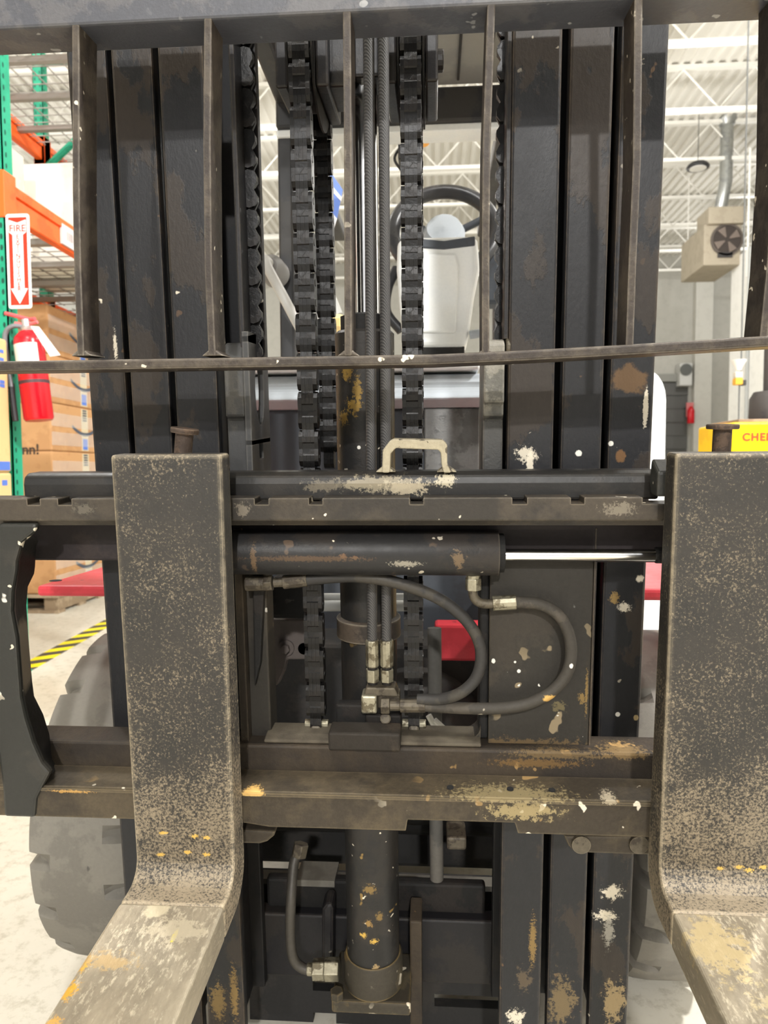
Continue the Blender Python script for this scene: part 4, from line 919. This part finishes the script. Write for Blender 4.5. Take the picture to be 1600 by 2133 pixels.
# uprights (flat bars on edge); the right ones are bent
for st in ([(156, 46), (157, 400), (160, 560), (167, 741)], [(432, 32), (430, 300), (433, 560), (441, 741)], [(722, 18), (724, 300), (725, 741)],
           [(1024, 10), (1014, 300), (1012, 500), (1012, 741)], [(1331, 0), (1328, 330), (1318, 560), (1312, 733)], [(1628, -10), (1622, 330), (1607, 560), (1591, 718)], [(-130, 46), (-140, 741)]):
    b = MB(W); k4 = []; hw = .0042
    for u, v in st:
        x = XM(u, v, YF); z = ZM(u, v, YF)
        if v < 100: z = ztb+.002
        k4.append([b.v((x-hw, YF+.001, z)), b.v((x+hw, YF+.001, z)), b.v((x+hw, YF+.044, z)), b.v((x-hw, YF+.044, z))])
    for a, c_ in zip(k4, k4[1:]):
        for j in range(4): b.face([a[j], a[(j+1) % 4], c_[(j+1) % 4], c_[j]])
    b.face(k4[0]); b.face(k4[-1]); b.build('upright_bar', M_back, tb, .0015)
    u, v = st[-1]; x = XM(u, v, YF); z = ZM(u, v, YF)
    MB(W).prism([(x-.013, z), (x-.005, z+.006), (x+.005, z+.006), (x+.013, z)], 'y', YF+.002, YF+.04).build('weld', M_back, tb, .002)
# side stays carrying the backrest down to the carriage (outside the photo)
for u in (-165, 1785):
    x = XM(u, 900, YF); MB(W).box(x-.01, x+.01, YF+.005, YF+.06, ZM(700, 1700, YF), ztb+.06).build('side_stay', M_back, tb, .002)

# ================================================================ the two forks
def fork(left, right, zt, zb, x_top, x_bot, label, dark):
    org = W(((x_bot[0]+x_bot[1])/2, YF-.015, zb))
    t = thing('fork', label, 'fork', tuple(org), 'forks on the carriage'); YFK = .80
    def loc(p): return tuple(Vector(p)-org)
    def s2(u, v, ru, rv, c, rag): return (loc(W(PM(u, v, YFK))), (ru, .06, rv), c, rag)
    xm_, ym = (x_bot[0]+x_bot[1])/2, 0
    m1 = worn('scuffed_fork_steel', sr(36, 34, 31), sr(47, 43, 38), .55, patch=8, pa=.4, pb=.62, fine=.3, grain=(sr(134, 121, 100), 330, 9, .555, .70), grad=(.0, .27, .15), edge=sr(196, 180, 150), ew=.75, er=.009, metal=.1, bump=.25,
       spots=[s2(u, v, .008, .004, YEL, 1.9) for (u, v) in left])
    z_f = .026
    fil = [(YFK-z_f+z_f*math.cos(a), zb+z_f-z_f*math.sin(a)) for a in [k*PI/2/6 for k in range(7)]]     # front fillet
    outr = .05
    back = [(YFK+.046-outr+outr*math.sin(a), zb-.044+outr-outr*math.cos(a)) for a in [k*PI/2/7 for k in range(8)]]
    prof = [(YFK, zt)] + fil + [(YFK-.05, zb), (YFK-.05, zb-.044)] + back + [(YFK+.034, zt)]
    def xat(z, i): k = min(1, max(0, (z-zb-.03)/(zt-zb-.03))); return x_bot[i]+(x_top[i]-x_bot[i])*k
    MB(W).hexa([(xat(z, 0), y, z) for y, z in prof], [(xat(z, 1), y, z) for y, z in prof]).build('shank', m1, t, .004, seg=3)
    tip = -.27
    sx = (x_bot[0]+x_bot[1])/2
    bl_spots = dark
    m2 = worn('polished_fork_blade', sr(176, 164, 142), sr(142, 132, 114), .36, patch=11, pa=.42, pb=.62, fine=.25, grain=(sr(204, 192, 168), 190, 12, .54, .68), edge=sr(226, 216, 192), ew=.7, er=.006, metal=.5, bump=.2, stretch=(1, .35, 1),
       spots=[(loc(W(p)), r, c, rg) for p, r, c, rg in bl_spots])
    p2 = [(YFK-.05, zb), (YFK-.3, zb), (tip, zb-.012), (tip, zb-.022), (YFK-.5, zb-.042), (YFK-.05, zb-.044)]
    MB(W).hexa([(x_bot[0], y, z) for y, z in p2], [(x_bot[1], y, z) for y, z in p2]).build('blade', m2, t, .004, seg=3)
    # hooks on the back of the shank and locking pin above the upper bar
    xc_ = (x_top[0]+x_top[1])/2
    MB(W).prism([(YFK+.034, ZM(700, 985, YB)), (YFK+.034, ZM(700, 1034, YB)), (YB+.012, ZM(700, 1034, YB)), (YB+.02, ZM(700, 1010, YB)), (YFK+.06, ZM(700, 960, YB))], 'x', x_top[0]-(.008 if x_top[0] > 0 else -.01), x_top[1]-.012).build('top_hook', M_end, t, .003)
    return t, org
M_pin = worn('rusty_pin', sr(74, 62, 54), sr(98, 80, 66), .65, patch=30, fine=.35, edge=sr(150, 128, 108), ew=.5, bump=.4)
zb = ZM(376, 1843, .785); ztl = ZM(345, 947, .80)
xlT = (XM(229, 947, .8), XM(461, 947, .8)); xlB = (XM(284, 1800, .8), XM(489, 1805, .8))
lx0, lx1 = xlB
bl = [((lx0+.004, .62, zb), (.016, .02, .03), sr(226, 168, 30), 1.5), ((lx0+.004, .655, zb), (.008, .018, .03), sr(226, 172, 50), 1.5), ((lx0+.008, .575, zb), (.014, .022, .03), sr(214, 164, 72), 1.6), ((lx0+.012, .48, zb), (.02, .07, .03), sr(196, 146, 88), 1.7),
      ((lx0+.03, .66, zb), (.05, .02, .03), sr(180, 154, 110), 1.8), ((lx0+.05, .745, zb), (.018, .022, .03), sr(200, 188, 160), 1.2), ((lx0+.085, .70, zb), (.003, .012, .03), sr(226, 206, 70), 1.0), ((lx0+.085, .71, zb), (.05, .03, .03), sr(188, 176, 152), 2.2)]
fk, org = fork([(405, 1742), (430, 1745), (340, 1735), (390, 1775), (430, 1780), (335, 1780)], 0, ztl, zb, xlT, xlB, 'left fork with narrow worn blade and yellow paint on its left edge', bl)
xp = XM(385, 930, .83)
def pin(u0, u1, v0, v1, s0, s1, vb, lean, par, yy=.852):
    zt_, zm_, zb_ = ZM(u0, v0, yy), ZM(u0, v1, yy), ZM(u0, vb, yy)
    xa_ = (XM(u0, v0, yy)+XM(u1, v0, yy))/2; r1 = (XM(u1, v0, yy)-XM(u0, v0, yy))/2; r2 = (XM(s1, v1, yy)-XM(s0, v1, yy))/2
    d = Vector((lean, 0, 1)).normalized(); p0 = Vector((xa_, yy, zt_))
    l1 = (zt_-zm_); l2 = (zt_-zb_)
    o = MB(W).tube([p0-d*l2, p0-d*l1], r2, 24).build('locking_pin', M_pin, par, smooth=True)
    MB(W).tube([p0-d*l1, p0-d*l1*.8, p0-d*l1*.15, p0], [r1*.96, r1, r1, r1*.95], 28).build('pin_head', M_pin, o, smooth=True)
pin(357, 414, 892, 903, 366, 402, 1030, .14, fk)
zbr = ZM(1480, 1860, .785); ztr = ZM(1500, 944, .80); w_ = (xlT[1]-xlT[0])
xrT = (XM(1408, 944, .8), XM(1408, 944, .8)+w_); xrB = (XM(1374, 1800, .8), XM(1374, 1800, .8)+w_)
rx0, rx1 = xrB
br = [((rx0+.03, .70, zbr), (.05, .07, .03), sr(196, 176, 132), 2.0), ((rx0+.07, .62, zbr), (.05, .06, .03), sr(194, 178, 142), 2.2), ((rx0+.02, .56, zbr), (.03, .05, .03), sr(190, 180, 160), 2.0)]
fk2, org2 = fork([(1500, 1808), (1540, 1806), (1590, 1806), (1560, 1812)], 1, ztr, zbr, xrT, xrB, 'right fork cut off by the edge of the photo with a pale ochre blade', br)
pin(1473, 1539, 884, 894, 1484, 1522, 1030, .0, fk2)

# ================================================================ truck body behind the mast
M_redp = worn('red_truck_paint', sr(186, 52, 62), sr(176, 48, 57), .4, patch=8, fine=.08, specks=[(sr(60, 20, 22), 30, .70)], bump=.08)
M_gpl = worn('light_grey_plastic', sr(214, 216, 216), sr(226, 225, 219), .4, patch=5, pa=.4, pb=.7, fine=.06, bump=.05)
M_cowl = worn('silver_grey_cowl', sr(168, 174, 180), sr(160, 166, 172), .35, fine=.06, bump=.03)
M_body = worn('charcoal_body', sr(66, 70, 76), sr(60, 62, 66), .5, fine=.12, bump=.08)
M_guard = worn('guard_black_paint', sr(44, 44, 46), sr(56, 54, 52), .4, fine=.1, edge=sr(110, 106, 98), ew=.3, bump=.05)
M_under = worn('underside_dark', sr(38, 37, 36), sr(48, 45, 42), .7, fine=.25)
def gx(u, y, v=900): return XG(u, v, y)
def gz(v, y, u=800): return ZG(u, v, y)
# fender plate
fyF, fyB = 1.22, 1.62; fz = gz(1220, fyF, 140); fx0 = gx(76, fyF, 1220); fx1 = 2*FL[0]-fx0
for (a, b2) in ((fx0, FL[0]-.28), (FL[0]+.25, fx1)):
    o = MB().box(a, b2, fyF, fyB, fz-.02, fz).build('fender_plate', M_redp, fl, .006)
xh = gx(113, 1.27, 1213)
MB().lathe([(.011, 0), (.011, .001)], (xh, 1.275, fz)).build('fender_hole', plain('hole_black2', (.01, .01, .01), .9), fl)
# floor panel seen through the carriage window
MB().box(gx(905, 1.35), gx(1030, 1.35), 1.35, 1.4, gz(1376, 1.35), gz(1300, 1.35)).build('red_toe_panel', M_redp, fl, .006)
# cowl, dash ledge and body front
cy = 1.55
zc_ = gz(776, cy, 600); zl_ = gz(850, cy, 600)
q = [(cy+.06, zc_), (cy+.02, zc_-.006)] + [(cy+.0+.012*math.sin(k), zc_-.012-.06*k/5*1.0) for k in range(1, 5)] + [(cy+.03, zl_), (cy+.25, zl_), (cy+.25, zc_)]
cw = MB().prism(q, 'x', gx(480, cy, 800), gx(1090, cy, 800)).build('cowl', M_cowl, fl, .006)
MB().box(gx(470, cy), gx(1000, cy), cy+.0, cy+.3, gz(769, cy, 600)-.006, gz(757, cy, 600)).build('dash_ledge', M_gpl, cw, .005)
MB().box(gx(470, cy), gx(1090, cy), cy+.05, cy+.4, .30, zl_+.002).build('body_panel', M_body, fl, .006)
MB().box(gx(884, 1.57), gx(1000, 1.57), cy+.03, cy+.05, gz(1010, 1.57), gz(851, 1.57)).build('scuffed_plate', worn('scuffed_grey_plate', sr(112, 112, 110), sr(92, 92, 90), .4, patch=14, fine=.2, metal=.3), fl, .003)
# steering column cover and wheel
sy_ = 2.0
q = [(828, 500), (846, 494), (988, 490), (995, 500), (1000, 560), (988, 620), (978, 690), (972, 722), (840, 724), (832, 640), (826, 560)]
b = MB(); P = [(gx(u, sy_, v), gz(v, sy_, u)) for u, v in q]; b.prism(P, 'y', sy_, sy_+.14); sc = b.build('steering_column', M_gpl, fl, .014, seg=3)
q = [(848, 530), (948, 530), (956, 560), (950, 690), (944, 694), (852, 694)]
b = MB(); P = [(gx(u, sy_, v), gz(v, sy_, u)) for u, v in q]; b.prism(P, 'y', sy_-.008, sy_+.01); b.build('column_panel', M_gpl, sc, .005)
MB().box(gx(838, sy_), gx(968, sy_), sy_+.01, sy_+.12, gz(742, sy_), gz(722, sy_)).build('column_foot', M_under, sc, .003)
b = MB(); q = [(846, 494), (925, 502), (990, 492), (990, 512), (925, 520), (850, 516)]
b.prism([(gx(u, sy_, v), gz(v, sy_, u)) for u, v in q], 'y', sy_-.004, sy_+.02); b.build('column_top', M_body, sc, .004)
wc = Vector((gx(925, sy_+.12, 480), sy_+.12, gz(482, sy_+.12, 925))); RW = (gx(1030, sy_+.12)-gx(820, sy_+.12))/2
rot = Matrix.Rotation(math.radians(66), 3, 'X')
sw_ = MB().torus(wc, RW, .021, rot, 56, 12).build('steering_wheel', worn('wheel_black', sr(48, 48, 50), sr(56, 55, 56), .3, fine=.1, bump=.03), fl, smooth=True)
ax_ = rot @ Vector((0, 0, 1))
b = MB(lambda p: wc + rot @ Vector(p)); b.lathe([(.0, .02), (.05, .015), (.062, -.01), (.055, -.04)], (0, 0, 0), n=28); b.build('horn_hub', M_cowl, sw_, smooth=True)
for a in (PI*.12, PI*.88, PI*1.5):
    b = MB(lambda p: wc + rot @ Vector(p)); b.tube([(.05*math.cos(a), .05*math.sin(a), -.02), (RW*math.cos(a), RW*math.sin(a), 0)], .011, 10); b.build('spoke', M_body, sw_, smooth=True)
MB().box(gx(1000, sy_+.1), gx(1040, sy_+.1), sy_+.08, sy_+.16, gz(640, sy_+.1), gz(540, sy_+.1)).build('lever_console', M_body, sc, .01)
MB().cyl(PG(978, 698, sy_), PG(1000, 694, sy_), .012, 12).build('key_switch', M_cowl, sc, .002)
MB().tube(spline([PG(826, 560, sy_+.08), PG(808, 600, sy_+.06), PG(806, 650, sy_+.06), PG(836, 690, sy_+.06)]), .014, 10).build('column_hose', M_guard, sc, smooth=True)
# levers / grab bars at the left
for (a, b2, y) in (((552, 546), (640, 712), 1.75), ((592, 536), (672, 700), 1.95)):
    MB().tube(spline([PG(a[0]+26, a[1]+26, y+.15), PG(a[0]+10, a[1]+4, y+.06), PG(a[0], a[1], y), PG((a[0]+b2[0])/2, (a[1]+b2[1])/2, y), PG(b2[0], b2[1], y)], 6), .0125, 14).build('grab_bar', worn('grey_grab_bar', sr(176, 174, 170), sr(160, 158, 154), .35, fine=.06, bump=.02), fl, smooth=True)
MB().tube([PG(660, 540, 2.2), PG(706, 655, 2.2)], .0125, 12).build('grab_bar', M_gpl, fl, smooth=True)
MB().lathe([(.02, -.05), (.034, -.03), (.036, .03), (.02, .05)], tuple(PG(570, 565, 1.85)), 'y').build('mirror_joint', plain('grey_plastic_joint', sr(110, 108, 106), .5), fl, smooth=True)
MB().box(gx(690, 1.7), gx(722, 1.7), 1.68, 1.76, gz(692, 1.7), gz(654, 1.7)).build('beige_knob', plain('beige_plastic', sr(236, 204, 140), .45), fl, .012)
# placard on the guard post
M_pb = plain('placard_blue', sr(92, 120, 190), .5); M_pw = plain('placard_white', sr(228, 226, 228), .5)
y = 2.3
b = MB(); q = [(680, 345), (714, 395), (702, 455), (680, 430)]; b.prism([(gx(u, y, v), gz(v, y, u)) for u, v in q], 'y', y, y+.003); pq = b.build('placard', M_pb, fl)
b = MB(); q = [(680, 430), (702, 455), (684, 512), (676, 500)]; b.prism([(gx(u, y, v), gz(v, y, u)) for u, v in q], 'y', y, y+.003); b.build('placard_lower', M_pw, pq)
b = MB(); q = [(680, 372), (712, 412), (711, 420), (680, 384)]; b.prism([(gx(u, y, v), gz(v, y, u)) for u, v in q], 'y', y-.001, y); b.build('placard_stripe', M_pw, pq)
# overhead guard
gy = 1.9; px0 = gx(580, gy, 480); px1 = gx(611, gy, 480); zg = gz(222, gy, 595)
og = MB().box(px0, px1, gy, gy+.06, .4, zg).build('overhead_guard', M_guard, fl, .006)
xr0, xr1 = 2*FL[0]-px1, 2*FL[0]-px0
MB().box(xr0, xr1, gy, gy+.06, .4, zg).build('guard_post', M_guard, og, .006)
for (a, b2) in ((px0-.0, px1+.01), (xr0-.01, xr1)):
    MB().box(a, b2, 1.0, 3.0, zg, zg+.05).build('roof_rail', M_guard, og, .008)
MB().box(px0, xr1, gy-.02, gy+.05, gz(262, gy, 900), gz(188, gy, 900)).build('roof_crossbar', M_guard, og, .008)
MB().box(px0, xr1, gy-.01, gy+.06, gz(277, gy, 900), gz(262, gy, 900)).build('crossbar_edge', M_gpl, og, .003)
ry0, ry1 = 1.35, 1.88; rz = gz(188, gy, 900)
MB().box(px1+.01, xr0-.01, ry0, ry1, rz, rz+.02).build('roof_panel', worn('roof_panel_grey', sr(120, 118, 112), sr(112, 110, 106), .45, fine=.06, bump=.02), og, .004)
for (a, b2) in ((XG(955, 140, 1.75), .006), (XG(1020, 140, 1.75), .006)): MB().box(a, a+b2, ry0+.05, ry1-.03, rz-.006, rz).build('roof_seam', M_under, og, .002)
MB().tube(spline([PG(838, 300, 2.1), PG(822, 330, 2.1), PG(838, 358, 2.1)]), .004, 8).build('lamp_cable', M_guard, og)
MB().box(gx(832, 2.1), gx(852, 2.1), 2.08, 2.14, gz(338, 2.1), gz(262, 2.1)).build('work_lamp_bracket', M_guard, og, .004)
MB().lathe([(.025, 0), (.03, .01), (.028, .05), (.01, .06)], tuple(PG(876, 300, 2.15))).build('amber_beacon', plain('amber_lens', sr(250, 170, 40), .25), og, smooth=True)
# front frame, axle and dark underbody
ax = FL[0]
fp = MB().box(ax-.30, ax+.30, 1.26, 1.29, .10, gz(1832, 1.26, 800)).build('front_frame', M_under, fl, .006)
MB().box(ax-.30, ax+.30, 1.24, 1.27, gz(1832, 1.26, 800)-.004, gz(1826, 1.26, 800)).build('frame_flange', worn('dusty_grey_flange', sr(96, 92, 84), sr(82, 78, 72), .7, fine=.2), fp)
MB().box(gx(620, 1.2, 1830), gx(700, 1.2, 1830), 1.18, 1.24, gz(1838, 1.2), gz(1825, 1.2)).build('frame_step', worn('dusty_grey_step', sr(110, 106, 98), sr(96, 92, 84), .7, fine=.2), fp)
MB().cyl((ax-.50, 1.44, .325), (ax+.50, 1.44, .325), .09, 24).build('axle', M_under, fl, smooth=True)
MB().lathe([(.0, -.14), (.10, -.13), (.15, -.06), (.155, .06), (.1, .14), (.0, .15)], (ax+.05, 1.44, .42), 'y', 32).build('differential', M_under, fl, smooth=True)
MB().box(ax-.34, ax+.34, 1.46, 3.2, .14, .62).build('chassis', M_under, fl, .01)
yq = 1.2                                       # added dark sheet standing in for floor shade below the mast; slots leave lit patches
def gp_(u0, v0, u1, v1): MB().box(gx(u0, yq, 2080), gx(u1, yq, 2080), yq, yq+.02, gz(v1, yq), gz(v0, yq)).build('floor_shade_sheet', M_under, fl)
gp_(520, 2030, 1060, 2050); gp_(520, 2050, 652, 2140); gp_(652, 2070, 700, 2116); gp_(700, 2050, 905, 2140); gp_(905, 2050, 1060, 2066); gp_(905, 2091, 1060, 2140); gp_(652, 2140, 1060, 2170); gp_(520, 2140, 652, 2170)
# frame side plate with bolts, seen left in the carriage window
fyq = 1.18; q = [(566, 1290), (660, 1290), (660, 1374), (598, 1374), (592, 1400), (580, 1425), (566, 1434)]
M_fpl = worn('grey_brown_frame_plate', sr(92, 84, 80), sr(100, 92, 88), .55, fine=.15, bump=.1)
b = MB(); b.prism([(gx(u, fyq, v), gz(v, fyq, u)) for u, v in q], 'y', fyq, fyq+.02); fpl = b.build('frame_plate', M_fpl, fl, .003)
p = PG(597, 1349, fyq)
MB().lathe([(.0, -.005), (.0135, -.005), (.0135, 0)], tuple(p), 'y', 24).build('washer', M_fpl, fpl); MB().cyl((p.x, p.y-.016, p.z), (p.x, p.y-.004, p.z), .0078, 6).build('bolt', M_fpl, fpl, .001)
p = PG(633, 1351, fyq); MB().lathe([(.010, -.001), (.0, -.001)], tuple(p), 'y', 20).build('plate_hole', plain('hole_black3', (.01, .01, .01), .9), fpl)
b = MB(); b.box(gx(556, 1.12), gx(650, 1.12), 1.12, 1.2, gz(1292, 1.12), gz(1205, 1.12)); b.build('rubber_bump_stop', worn('dusty_black_rubber', sr(34, 33, 32), sr(44, 42, 40), .8, fine=.3, specks=[(sr(110, 106, 98), 90, .66)], bump=.5), fl, .008)
b = MB(); b.tube([PG(640, 1262, 1.14), PG(850, 1262, 1.14)], .009, 10); b.build('cross_shaft', M_gpl, fl, smooth=True)
b = MB(); b.tube([PG(640, 1243, 1.16), PG(850, 1243, 1.16)], .006, 10); b.build('cross_shaft', M_gpl, fl, smooth=True)
b = MB(); b.tube([PG(905, 1308, 1.16), PG(907, 1560, 1.15), PG(910, 1830, 1.18)], .0115, 14); b.build('hydraulic_hose', worn('grey_dusty_hose', sr(80, 78, 74), sr(96, 92, 86), .7, fine=.2), fl, smooth=True)
for (a, c_) in (((905, 1500), (955, 1545)), ((893, 1490), (925, 1550))): MB().tube([PG(a[0], a[1], 1.1), PG(c_[0], c_[1], 1.1)], .005, 8).build('white_hose', plain('white_hose', sr(200, 198, 190), .5), fl)
b = MB(); b.box(gx(930, 1.2), gx(972, 1.2), 1.18, 1.24, gz(1754, 1.2), gz(1728, 1.2)); b.build('frame_lug', M_dirtfit, fl, .004)
# mast foot tabs either side of the cylinder base
yt = 1.10
b = MB(W); b.prism([(XM(676, 1990, yt), ZM(676, 1995, yt)), (XM(676, 1870, yt), ZM(676, 1868, yt)), (XM(684, 1858, yt), ZM(684, 1858, yt)), (XM(697, 1858, yt), ZM(697, 1858, yt)), (XM(700, 1870, yt), ZM(700, 1868, yt)), (XM(699, 1990, yt), ZM(699, 1995, yt))], 'y', yt-.03, yt+.01); b.build('mast_foot_tab', M_blk, fl, .006)
b = MB(W); b.box(XM(856, 1980, yt), XM(880, 1980, yt), yt-.05, yt+.01, ZM(866, 2088, yt), ZM(866, 1876, yt)); b.build('mast_foot_tab', M_cross, fl, .003)
b = MB(W); b.box(XM(560, 1980, 1.12), XM(1010, 1980, 1.12), 1.12, 1.14, ZM(800, 2040, 1.12), ZM(800, 1838, 1.12)); b.build('mast_tie_plate', M_dark, fl, .005)

# ---- tyres with shoulder notches
M_tyre = worn('grey_solid_tyre', sr(116, 112, 104), sr(106, 102, 95), .6, patch=6, fine=.12, specks=[(sr(40, 42, 42), 30, .72)], bump=.12)
TYC, TZR = 1.45, .325
def tyre(x0, x1):
    n = 200; per = 20; prof = [(0, .70), (0, .88), (.003, .945), (.010, .978), (.03, .994), (.05, 1.0)]
    w = x1-x0; m = len(prof); xs_ = [x0+a for a, r in prof] + [x1-a for a, r in prof[::-1]]; rs = [r for a, r in prof] + [r for a, r in prof[::-1]]
    b = MB(); rings = []
    for k in range(n):
        a = 2*PI*k/n; ring = []
        for i, (x, r) in enumerate(zip(xs_, rs)):
            left = i < m; ph = (k + (0 if left else 5)) % 10
            if ph in (0, 1):               # a notch cut into the shoulder
                j = i if left else 2*m-1-i
                if 1 <= j <= 4: r -= (.03, .055, .05, .03)[j-1]; x += (.010 if left else -.010)
            ring.append(b.v((x, TYC+TZR*r*math.cos(a), TZR+TZR*r*math.sin(a))))
        rings.append(ring)
    for k in range(n):
        p, q = rings[k], rings[(k+1) % n]
        for i in range(len(xs_)-1): b.face([p[i], p[i+1], q[i+1], q[i]])
    t = b.build('tyre', M_tyre, fl, smooth=True)
    b = MB(); b.lathe([(.02, w*.2), (TZR*.66, w*.12), (TZR*.71, w*.05), (TZR*.71, w*.95), (TZR*.66, w*.88), (.02, w*.7)], (x0, TYC, TZR), 'x', 40); b.build('wheel_rim', M_body, t, smooth=True)
xt0 = XG(47, 1750, 1.13); xt1 = XG(250, 1750, 1.13)
tyre(xt0, xt1+.02); tyre(2*FL[0]-xt1-.02, 2*FL[0]-xt0)
# counterweight and rear wheels so that the truck is whole
MB().prism([(2.7, .2), (2.75, .75), (2.95, 1.0), (3.2, 1.0), (3.25, .3), (3.2, .2)], 'x', ax-.48, ax+.48).build('counterweight', M_body, fl, .03)
MB().box(ax-.25, ax+.25, 2.35, 2.8, .62, .82).build('seat', M_guard, fl, .03)
MB().prism([(2.78, .8), (2.72, 1.25), (2.8, 1.28), (2.9, .8)], 'x', ax-.24, ax+.24).build('seat_back', M_guard, fl, .02)
for s_ in (-1, 1):
    MB().lathe([(.05, -.07), (.22, -.07), (.24, -.05), (.24, .05), (.22, .07), (.05, .07)], (ax+s_*.4, 2.75, .24), 'x', 32).build('rear_tyre', M_tyre, fl, smooth=True)
    MB().box(ax+s_*.36-.03, ax+s_*.36+.03, 2.9, 2.96, .9, zg).build('guard_post', M_guard, og, .006)
